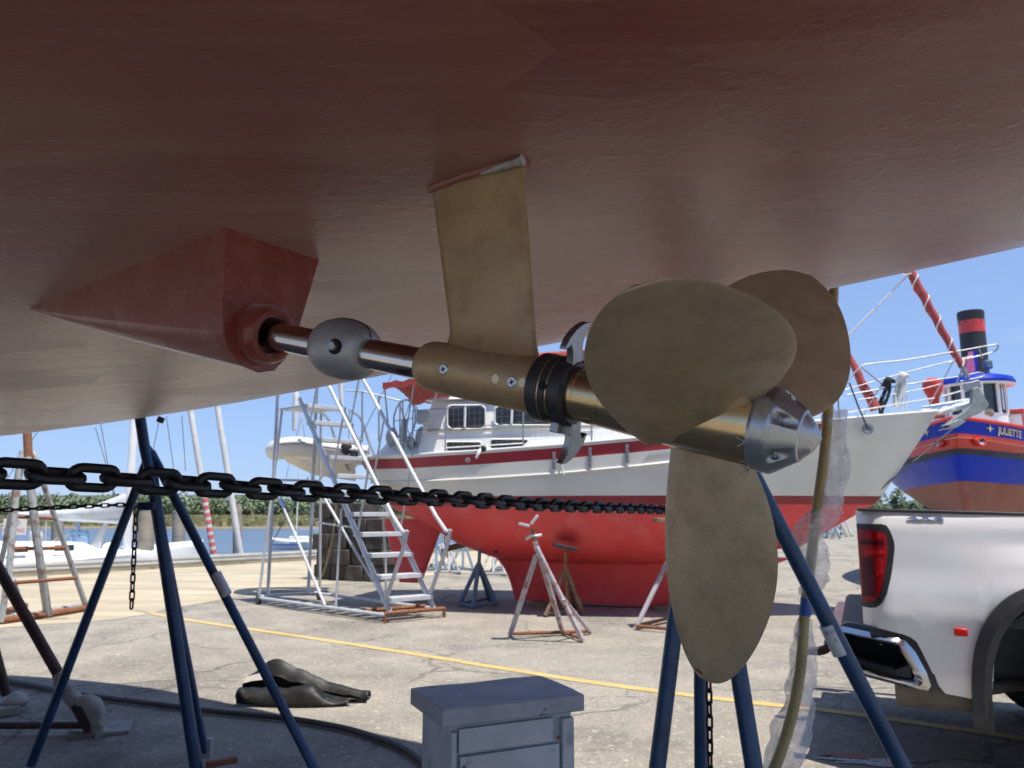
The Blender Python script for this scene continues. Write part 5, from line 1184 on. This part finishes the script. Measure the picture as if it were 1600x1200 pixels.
tag(MB().tube(smooth_line([at(526, 770, 13.4), at(524, 812, 13.4), at(515, 860, 13.4), at(504, 898, 14.2), at(494, 903, 14.6), at(486, 897, 14.9)], 6), .016, 8).build('yellow_hose', 'hose_yellow', None, loc=gr(500, 900)), 'thin yellow hose trailing down in front of the dark block pile', 'hose')
MB().tube([LD(2.70, -.37, 1.60), LD(2.55, -.376, 1.45)], .025, 8).build('blue_tape_band', 'blue_tape', t)
# ================================================================== tug
TS = V(7.55, 13.0, 0); ta = V(.57, .82, 0).normalized(); tr = V(ta.y, -ta.x, 0)      # aft, and to the right of the picture
def TG(x, y, z): return TS+ta*x+tr*y+V(0, 0, z)
tug = thing('tugboat', 'blue and red tugboat named JULIETTE ashore behind the white truck', 'tugboat', TG(4, 0, .5))
def tb(x): 
    q = min(1, max(0, x)/4.6); return 1.95*(1-(1-q)**2.0)**.93+.05
def tsh(x): return itp(x, (0, 1, 2, 4, 8), (2.97, 2.86, 2.76, 2.62, 2.62))
TRW = [(.9, .03), (1.25, .30), (1.6, .55), (1.92, .74), (2.15, .84), (2.37, .92), (2.37, .965), (2.47, .965), (2.47, .93), (2.72, .965), (None, 1.0)]
TM = [3, 3, 3, 0, 0, 2, 2, 2, 1, 0]
xs = [0, .04, .1, .2, .35, .55, .8, 1.1, 1.5, 2, 2.6, 3.3, 4, 5, 6, 7.5, 9]
mb = MB()
for sg in (1, -1):
    st = []
    for x in xs:
        row = []
        for z, k in TRW:
            zz = (z+itp(x, (0, 1.2, 3, 9), (0, -.10, -.20, -.22))*max(0, (z-1.2)/1.5) if z else tsh(x)); rake = .55*max(0, (2.97-zz)/2.0)**1.3*max(0, 1-x/3.)
            row.append(TG(x+rake, sg*(tb(x)*k if x > 0 else 0.0), zz))
        st.append(row)
    for i in range(len(xs)-1):
        for k in range(10): mb.add([st[i][k], st[i+1][k], st[i+1][k+1], st[i][k+1]], [(0, 1, 2, 3)], TM[k])
o = mb.build('hull', ['tug_blue', 'tug_red', 'tug_black', 'tug_brown'], tug, ang=30, recalc=False)
bm2 = bmesh.new(); bm2.from_mesh(o.data); bmesh.ops.remove_doubles(bm2, verts=bm2.verts, dist=.0005); bmesh.ops.recalc_face_normals(bm2, faces=bm2.faces); bm2.to_mesh(o.data); bm2.free(); o.data.set_sharp_from_angle(angle=R(30))
for sg in (1, -1):
    MB().tube([TG(x, sg*tb(x), tsh(x)+.01) for x in xs], .035, 8).build('bulwark_cap', 'tug_red', tug)
    MB().tube([TG(x+.08, sg*tb(x)*.95, tsh(x)+.33) for x in (1.2, 2, 3, 4, 6)], .016, 6).build('hand_rail', 'tug_red', tug)
    for x in (1.2, 2, 3, 4, 6): MB().tube([TG(x+.08, sg*tb(x)*.95, tsh(x)), TG(x+.08, sg*tb(x)*.95, tsh(x)+.33)], .014, 6).build('rail_post', 'tug_red', tug)
MB().ring([[TG(x, tb(x)*.97*k, tsh(x)-.32) for k in (1, .5, 0, -.5, -1)] for x in xs], False, (False, False)).build('deck', 'white_paint', tug)
def tug_pt(x, z, sg, off): return TG(x, sg*(tb(x)*itp(z, (2.47, 2.72, 2.95), (.935, .965, 1.0))+off), z-.13*x+.10)
for sg in (1, -1):
    fn = lambda x, y, z: tug_pt(1.22+x*sg, 2.735+y, sg, .012)
    text_mb('JULIETTE', .20, lambda x, y, z: tug_pt((.84 if sg > 0 else .95)+sg*x*.60, 2.76+y*.85, sg, .014), bold=.004).build('name_lettering', 'gold', tug, recalc=False)
    st_ = []
    for k in range(8): r_ = .075 if k % 2 == 0 else .022; a_ = math.pi*k/4; st_.append(tug_pt((.46 if sg > 0 else .52)+r_*math.cos(a_), 2.77+r_*math.sin(a_), sg, .014))
    MB().add(st_, [tuple(range(8))]).build('star', 'gold', tug, smooth=False)
    c = tug_pt(.30, 2.52, sg, .0)
    nr_ = (tug_pt(.30, 2.52, sg, .1)-c).normalized(); nr_ = (nr_-ta*.5).normalized(); X, Y, D = frame(nr_)
    rows = [[c+nr_*dd+X*(.13*k*math.cos(2*math.pi*j/20))+Y*(.075*k*math.sin(2*math.pi*j/20)) for j in range(20)] for k, dd in ((1.0, -.03), (1.0, .03), (.78, .035), (.72, .0))]
    hw = MB().ring(rows, True, (True, False)).build('hawse_ring', 'tug_red', tug)
    MB().add([c+nr_*.012+X*(.10*math.cos(2*math.pi*j/20))+Y*(.057*math.sin(2*math.pi*j/20)) for j in range(20)], [tuple(range(20))]).build('hawse_opening', 'white_paint', hw, smooth=False)
    MB().add([c+nr_*.016+X*(.085*math.cos(2*math.pi*j/20))+Y*(.02+.03*math.sin(2*math.pi*j/20)) for j in range(20)], [tuple(range(20))]).build('hawse_hole', 'tug_black', hw, smooth=False)
MB().tube(smooth_line([TG(1.05, tb(1.05)+.02, 2.45), TG(1.35, tb(1.35)+.07, 2.55), TG(1.5, tb(1.5)+.05, 2.75), TG(1.5, tb(1.5), 2.95)], 4), .014, 6).build('mooring_rope', 'rope_white', tug)
# wheelhouse
WC = TG(3.1, .13, 0); WR = .54
def WH(a_, r_, z_): return V(WC.x+r_*math.cos(a_), WC.y+r_*math.sin(a_), z_)
NW = 10
whs = MB().ring([[WH(2*math.pi*j/NW, WR, z_) for j in range(NW)] for z_ in (2.3, 3.32)], True, (True, True)).build('wheelhouse', 'white_paint', tug, ang=20)
MB().ring([[WH(2*math.pi*j/NW, WR*.86, z_) for j in range(NW)] for z_ in (3.30, 3.98)], True, (True, True)).build('window_pane', 'window_glass', whs, ang=20)
for j in range(NW):
    MB().tube([WH(2*math.pi*j/NW, WR*.97, 3.30), WH(2*math.pi*j/NW, WR*.97, 3.98)], .035, 6).build('window_post', 'white_paint', whs)
MB().ring([[WH(2*math.pi*j/32, r_, z_) for j in range(32)] for r_, z_ in ((.4, 3.93), (.70, 3.92), (.73, 3.97), (.69, 4.05), (.45, 4.12), (.01, 4.15))], True, (True, False)).build('roof', 'tug_blue', whs, ang=40)
MB().ring([[WH(2*math.pi*j/32, r_, z_) for j in range(32)] for r_, z_ in ((.3, 3.915), (.71, 3.90), (.71, 3.925))], True, (True, False)).build('roof_soffit', 'white_paint', whs)
MB().ring([[TG(x, y, z) for x, y in ((3.2, -.9), (3.2, .95), (8, .95), (8, -.9))] for z in (2.3, 3.35)], True, (True, True)).build('deckhouse', 'white_paint', tug, bevel=.05)
MB().ring([[TG(x, y, z) for x, y in ((3.1, -1.0), (3.1, 1.05), (8.1, 1.05), (8.1, -1.0))] for z in (3.352, 3.41)], True, (True, True)).build('deckhouse_roof', 'tug_red', tug, bevel=.01)
fc = at(1527, 600, 16.6)
fn_ = MB().lathe(V(fc.x, fc.y, 3.3), V(0, 0, 1), [(0, .255), (2.48, .255)], 32, (True, True)).build('funnel', 'tug_black', tug)
MB().lathe(V(fc.x, fc.y, 5.28), V(0, 0, 1), [(0, .258), (.005, .262), (.28, .262), (.285, .258)], 32, (False, False)).build('funnel_band', 'tug_red', fn_)
MB().lathe(V(fc.x, fc.y, 5.56), V(0, 0, 1), [(0, .262), (.16, .268), (.17, .272), (.19, .27)], 32, (False, True)).build('funnel_top', 'tug_black', fn_)
for k in range(10): a_ = 2*math.pi*k/10; MB().ball(V(fc.x+.262*math.cos(a_), fc.y+.262*math.sin(a_), 5.52), .016, n=6, m=5).build('rivet', 'black_hole', fn_)
MB().box(at(1543, 570, 15.2), (.14, .14, .17)).build('lamp_box', 'steel_blue_stand', tug, bevel=.02)
MB().prism([at(1513, 550, 15.6), at(1520, 548, 15.6), at(1524, 580, 15.6), at(1508, 584, 15.6)], V(0, .02, 0)).build('flag', 'flag_pink', tug); MB().prism([at(1521, 548, 15.65), at(1527, 548, 15.65), at(1527, 582, 15.65), at(1521, 582, 15.65)], V(0, .02, 0)).build('flag', 'tug_blue', tug)
MB().lathe(at(1546, 645, 13.9), (EYE-at(1546, 645, 13.9)).normalized(), [(0, .075), (.05, .08), (.06, .05)], 16).build('round_light', 'brass', tug)
bc = at(1458, 610, 13.2); bu = MB(); bu.lathe(bc+V(0, 0, -.25), V(0, 0, 1), [(0, .075), (.12, .09), (.22, .14), (.32, .17), (.41, .155), (.46, .08)], 20); tag(bu.build('mooring_buoy', 'buoy_orange', None, loc=bc), 'round orange buoy hanging at the tugboat bow', 'buoy')
for k in range(4): MB().box(TG(2.2+1.6*k, 0, .45), (.35, 1.2, .9), (ta, tr, UP_)).build('support_block', 'wood', tug)
# ================================================================== left background: quay pipe, sign, rusty stand, boats, piles
dq = V(1, QS, 0).normalized(); nq = V(-QS, 1, 0).normalized()
a, b = V(-55, quay(-55), .19)-nq*.25, V(5, quay(5), .19)-nq*.25
t = thing('quay_pipe', 'long grey pipe running along the quay edge', 'pipe', V(-9, quay(-9), 0))
MB().tube([a, b], .085, 12).build('pipe', 'pipe_grey', t)
L_ = (b-a).length
for k in range(int(L_/2.4)):
    p = a+dq*2.4*k; MB().box(p-V(0, 0, .06), (.09, .22, .16), (dq, nq, UP_)).build('pipe_saddle', 'concrete', t)
MB().tube([a-nq*.30-V(0, 0, .06), b-nq*.30-V(0, 0, .06)], .05, 8).build('pipe', 'pipe_grey', t)
# rusty tall stand
bs = [gr(2, 972, .03), gr(75, 962, .03), gr(136, 952, .03), gr(35, 949, .03)]
t = thing('cradle_stand', 'tall rusty pale blue cradle stand standing on the quay at left', 'boat stand', gr(70, 962))
tp_ = at(39, 690, 10.5)
MB().tube([tp_+V(0, 0, .25), at(45, 728, 10.45)], .055, 10).build('post', 'rust', t)
MB().tube([at(42, 715, 10.4), at(58, 845, 10.3), bs[1]], .052, 10).build('leg', 'pale_rust', t)
MB().tube([at(35, 705, 10.45), at(25, 780, 10.3), at(15, 880, 10.1), bs[0]], .040, 10).build('leg', 'pale_rust', t)
MB().tube(smooth_line([at(46, 705, 10.55), at(56, 715, 10.55), at(64, 745, 10.6), bs[2]], 5), .036, 10).build('leg', 'pale_rust', t)
MB().tube([at(32, 715, 10.6), at(8, 850, 10.9), at(-8, 920, 11)], .034, 10).build('leg', 'pale_rust', t)
MB().tube([at(20, 905, 11.0), bs[3]], .034, 10).build('leg', 'pale_rust', t)
for q0, q1 in (((20, 807), (84, 810)), ((20, 858), (103, 856)), ((18, 911), (120, 903))): MB().tube([at(*q0, 10.3), at(*q1, 10.5)], .024, 8).build('cross_bar', 'rust', t)
for i, j in ((0, 1), (1, 2)): MB().tube([bs[i]+V(0, 0, .02), bs[j]+V(0, 0, .02)], .045, 8).build('base_bar', 'rust', t)
MB().tube([bs[0]+V(-.4, .25, .03), bs[3]+V(.05, 0, .03)], .035, 8).build('base_bar', 'rust', t); MB().tube([bs[0]+V(0, .25, .03), bs[2]+V(-.2, .3, .03)], .03, 8).build('base_bar', 'pale_rust', t)
# sign
sc0 = at(23, 823, 16.0); t = thing('no_parking_sign', 'white NO PARKING sign with red letters on a post by the quay', 'sign', V(sc0.x, sc0.y, 0))
MB().box(sc0, (.47, .02, .33)).build('sign_board', 'sign_white', t); MB().tube([V(sc0.x, sc0.y+.03, 0), sc0+V(0, .03, .1)], .03, 8).build('post', 'pole_grey', t)
text_mb('NO', .14, lambda x, y, z: sc0+V(x, -.014, y+.075)).build('lettering', 'red_ink', t, recalc=False); text_mb('PARKING', .105, lambda x, y, z: sc0+V(x, -.014, y-.075)).build('lettering', 'red_ink', t, recalc=False)
# moored yacht at left
def hullboat(t, c, dirv, L0, B0, z0, zs, mat, name='hull', bow=1.35):
    dirv = dirv.normalized(); nv = V(-dirv.y, dirv.x, 0); rows = []
    for i in range(33):
        f = i/32.; x = -L0/2+L0*f; hb = B0/2*(math.sin(math.pi*min(1, (f*.80+.20)))**.75 if f < 1 else 0)+.02; sh = zs+.45*(f-.35)**2*bow
        rows.append([c+dirv*x+nv*hb*k+V(0, 0, zz) for k, zz in ((.0, z0), (.6, z0+.05), (.9, lerp(z0, sh, .5)), (1, sh), (.96, sh+.05), (.5, sh+.13), (0, sh+.16), (-.5, sh+.13), (-.96, sh+.05), (-1, sh), (-.9, lerp(z0, sh, .5)), (-.6, z0+.05))])
    return MB().ring(rows).build(name, mat, t, ang=40)
mc = at(100, 880, 21); mc.z = 0; dv = dq
t = thing('moored_yacht', 'white yacht moored at the quay with a grey covered boom', 'yacht', V(mc.x, mc.y, -1.6))
mcc = V(mc.x-1.5, quay(mc.x-1.5)+3.1, 0); hullboat(t, mcc, dq, 13.5, 3.7, -1.9, .16, 'white_paint')
def mY(u, v, dY=0): return at(u, v, 20.6+dY)
mb = MB(); ctr = mcc+dq*2.3+V(0, 0, .26)
mb.hexa([ctr-dq*3.4-nq*1.1+V(0, 0, .05), ctr+dq*1.6-nq*.9+V(0, 0, .05), ctr+dq*1.6+nq*.9+V(0, 0, .05), ctr-dq*3.4+nq*1.1+V(0, 0, .05), ctr-dq*3.2-nq*.9+V(0, 0, .50), ctr+dq*1.0-nq*.6+V(0, 0, .36), ctr+dq*1.0+nq*.6+V(0, 0, .36), ctr-dq*3.2+nq*.9+V(0, 0, .50)]); cbn = mb.build('cabin', 'white_paint', t, bevel=.06)
for k in range(4): MB().box(ctr-dq*(2.6-1.0*k)-nq*1.02+V(0, 0, .26), (.42, .06, .14), (dq, nq, UP_)).build('cabin_window', 'window_glass', cbn)
mp_ = mY(199, 868); MB().tube([V(mp_.x, mp_.y, -.1), mY(203, 770), mY(211, 640), mY(222, 470, .3)], .105, 14).build('mast', 'mast_white', t)
MB().tube([mY(197, 815), mY(20, 806)], .07, 10).build('boom', 'mast_white', t)
mb = MB(); rows = []
for i in range(21):
    f = i/20.; tp2 = itp(f, (0, .1, .3, .5, 1), (768, 776, 790, 796, 800)); bt = itp(f, (0, .3, 1), (812, 812, 808)); c_u = lerp(200, 18, f); r_ = .16
    rows.append([lerp(mY(c_u, bt), mY(c_u, tp2), .5-.5*math.cos(2*math.pi*j/12))+V(.0, r_*math.sin(2*math.pi*j/12)*(1+.3*noise.noise(V(i*.6, j, 1))), .03*noise.noise(V(i*.8, j*.5, 4))) for j in range(12)])
mb.ring(rows); mb.build('boom_cover', 'sail_cover', t, ang=60)
MB().ball(mY(57, 836), .20, (1, .7, 1.1), 14, 10).build('life_ring_case', 'rubber_white', t); MB().ball(mY(170, 858), .20, (.9, .8, .9), 12, 8).build('ventilator', 'rubber_white', t)
for a, b in (((0, 820), (60, 800)), ((70, 862), (118, 825)), ((62, 870), (125, 820)), ((0, 900), (90, 840)), ((72, 815), (71, 865))): MB().tube([mY(*a), mY(*b)], .018, 5).build('rail', 'rope_white', t)
mb = MB()
for a, b in (((112, 832), (108, 885)), ((136, 832), (132, 885)), ((110, 832), (137, 832)), ((122, 803), (122, 870)), ((128, 842), (118, 873))): mb.tube([mY(*a), mY(*b)], .05, 6)
mb.build('outboard_frame', 'pale_blue_frame', t); mb = MB(); mb.box(mY(126, 804), (.50, .2, .09)); mb.box(mY(130, 845), (.16, .12, .25)); mb.build('outboard_top', 'pale_blue_frame', t, bevel=.02)
MB().prism([mY(166, 812), mY(170, 812), mY(156, 858), mY(138, 858)], V(0, .05, 0)).build('canvas_dodger', 'sail_cover', t)
for a, b in (((149, 668), (186, 795)), ((260, 650), (275, 760)), ((284, 650), (290, 735)), ((150, 620), (178, 780)), ((62, 670), (0, 765)), ((250, 650), (239, 705))): MB().tube([mY(*a, .6), mY(*b, .6)], .011, 5).build('stay', 'rigging', t)
MB().box(mY(200, 880, -.2), (.25, .03, .05)).build('blue_stripe', 'tug_blue', t)
# piles
def pile(u, v0, v1, Y, w_, label, lean=0):
    b = at(u, v1, Y); tpz = at(u+lean, v0, Y); o = MB().tube([V(b.x, b.y, -3.2), b, b.lerp(tpz, .5), tpz], [w_, w_, w_*.98, w_*.94], 12).build('mooring_pile', 'wood_grey', None, loc=V(b.x, b.y, -3)); tag(o, label, 'pile', 'timber mooring piles')
pile(228, 798, 880, 21, .21, 'thick grey timber pile just right of the yacht mast'); pile(279, 797, 862, 24, .19, 'grey timber pile between the left stand legs'); pile(371, 788, 872, 24, .14, 'slim square topped timber pile beside the leaning white pole'); pile(90, 815, 850, 30, .22, 'low weathered pile behind the moored yacht at left')
for (u0, v0, u1, v1, lab, strp) in ((336, 880, 291, 600, 'leaning white pole with red and white bands near its foot', True), (377, 874, 334, 600, 'plain leaning grey white pole beside the banded one', False)):
    a, b = at(u0, v0, 22.5), at(u1, v1, 22.5); a2 = a+(a-b)*.2; t = thing('leaning_pole', lab, 'pole', a2, 'two leaning poles over the quay')
    MB().tube([a2, b], .085, 10).build('pole', 'pole_grey', t)
    if strp:
        for k in range(9): MB().tube([a.lerp(b, .05+.04*k), a.lerp(b, .072+.04*k)], .088, 10).build('red_stripe', 'red_ink', t)
# small sailboat on the river
sc_ = at(462, 850, 62); t = thing('small_sailboat', 'small white sailboat at anchor on the river beside the ladder', 'sailboat', V(sc_.x, sc_.y, -1.6))
hullboat(t, V(sc_.x, sc_.y, 0), V(-1, .12, 0), 4.2, 1.5, -1.75, -1.02, 'white_paint', bow=.8); MB().box(V(sc_.x+.3, sc_.y, -.75), (1.5, .8, .28)).build('cabin', 'gelcoat', t, bevel=.05); MB().tube([V(sc_.x, sc_.y, -1), V(sc_.x, sc_.y, 10)], .055, 8).build('mast', 'mast_white', t)
MB().tube([V(sc_.x, sc_.y, 9), V(sc_.x-2, sc_.y, -.9)], .02, 5).build('stay', 'rigging', t); MB().tube([V(sc_.x, sc_.y, 9), V(sc_.x+2, sc_.y, -.9)], .02, 5).build('stay', 'rigging', t); MB().box(V(sc_.x, sc_.y-.76, -1.25), (3.4, .04, .07)).build('stripe', 'tug_blue', t)
MB().box(V(sc_.x+.9, sc_.y, -.05), (1.8, .12, .14)).build('boom', 'sail_cover', t)
mb = MB(); p = at(461, 655, 40); o = MB().lathe(p-V(0, 0, .6), V(0, 0, 1), [(0, .03), (.02, .13), (1.0, .16), (1.9, .15), (2.2, .07)], 14).build('masthead_cover', 'rubber_white', t)
tag(MB().tube([at(482, 745, 30), at(424, 850, 30)], .02, 5).build('mooring_wire', 'rigging', None, loc=at(424, 850, 30)), 'thin dark mooring wire slanting down left of the ladder', 'wire')
# two dark pad edges showing at the hull edge
MB().tube([at(253, 652, 4.4), at(249, 660, 4.4)], .02, 6).build('pad_screw', 'dark_rust', bpy.data.objects['boat_stand'])
# keel timbers under the boat overhead
for k in range(3):
    p = HB(-4.2+.75*k, 0, -CAM_H+.125); o = MB().box(p, (.35, .9, .25), (aft, ath, UP_)).build('keel_block', 'wood', None, loc=p, bevel=.01); tag(o, ('foremost', 'middle', 'aftermost')[k]+' timber baulk under the keel of the boat overhead', 'timber', 'baulks under the overhead keel')
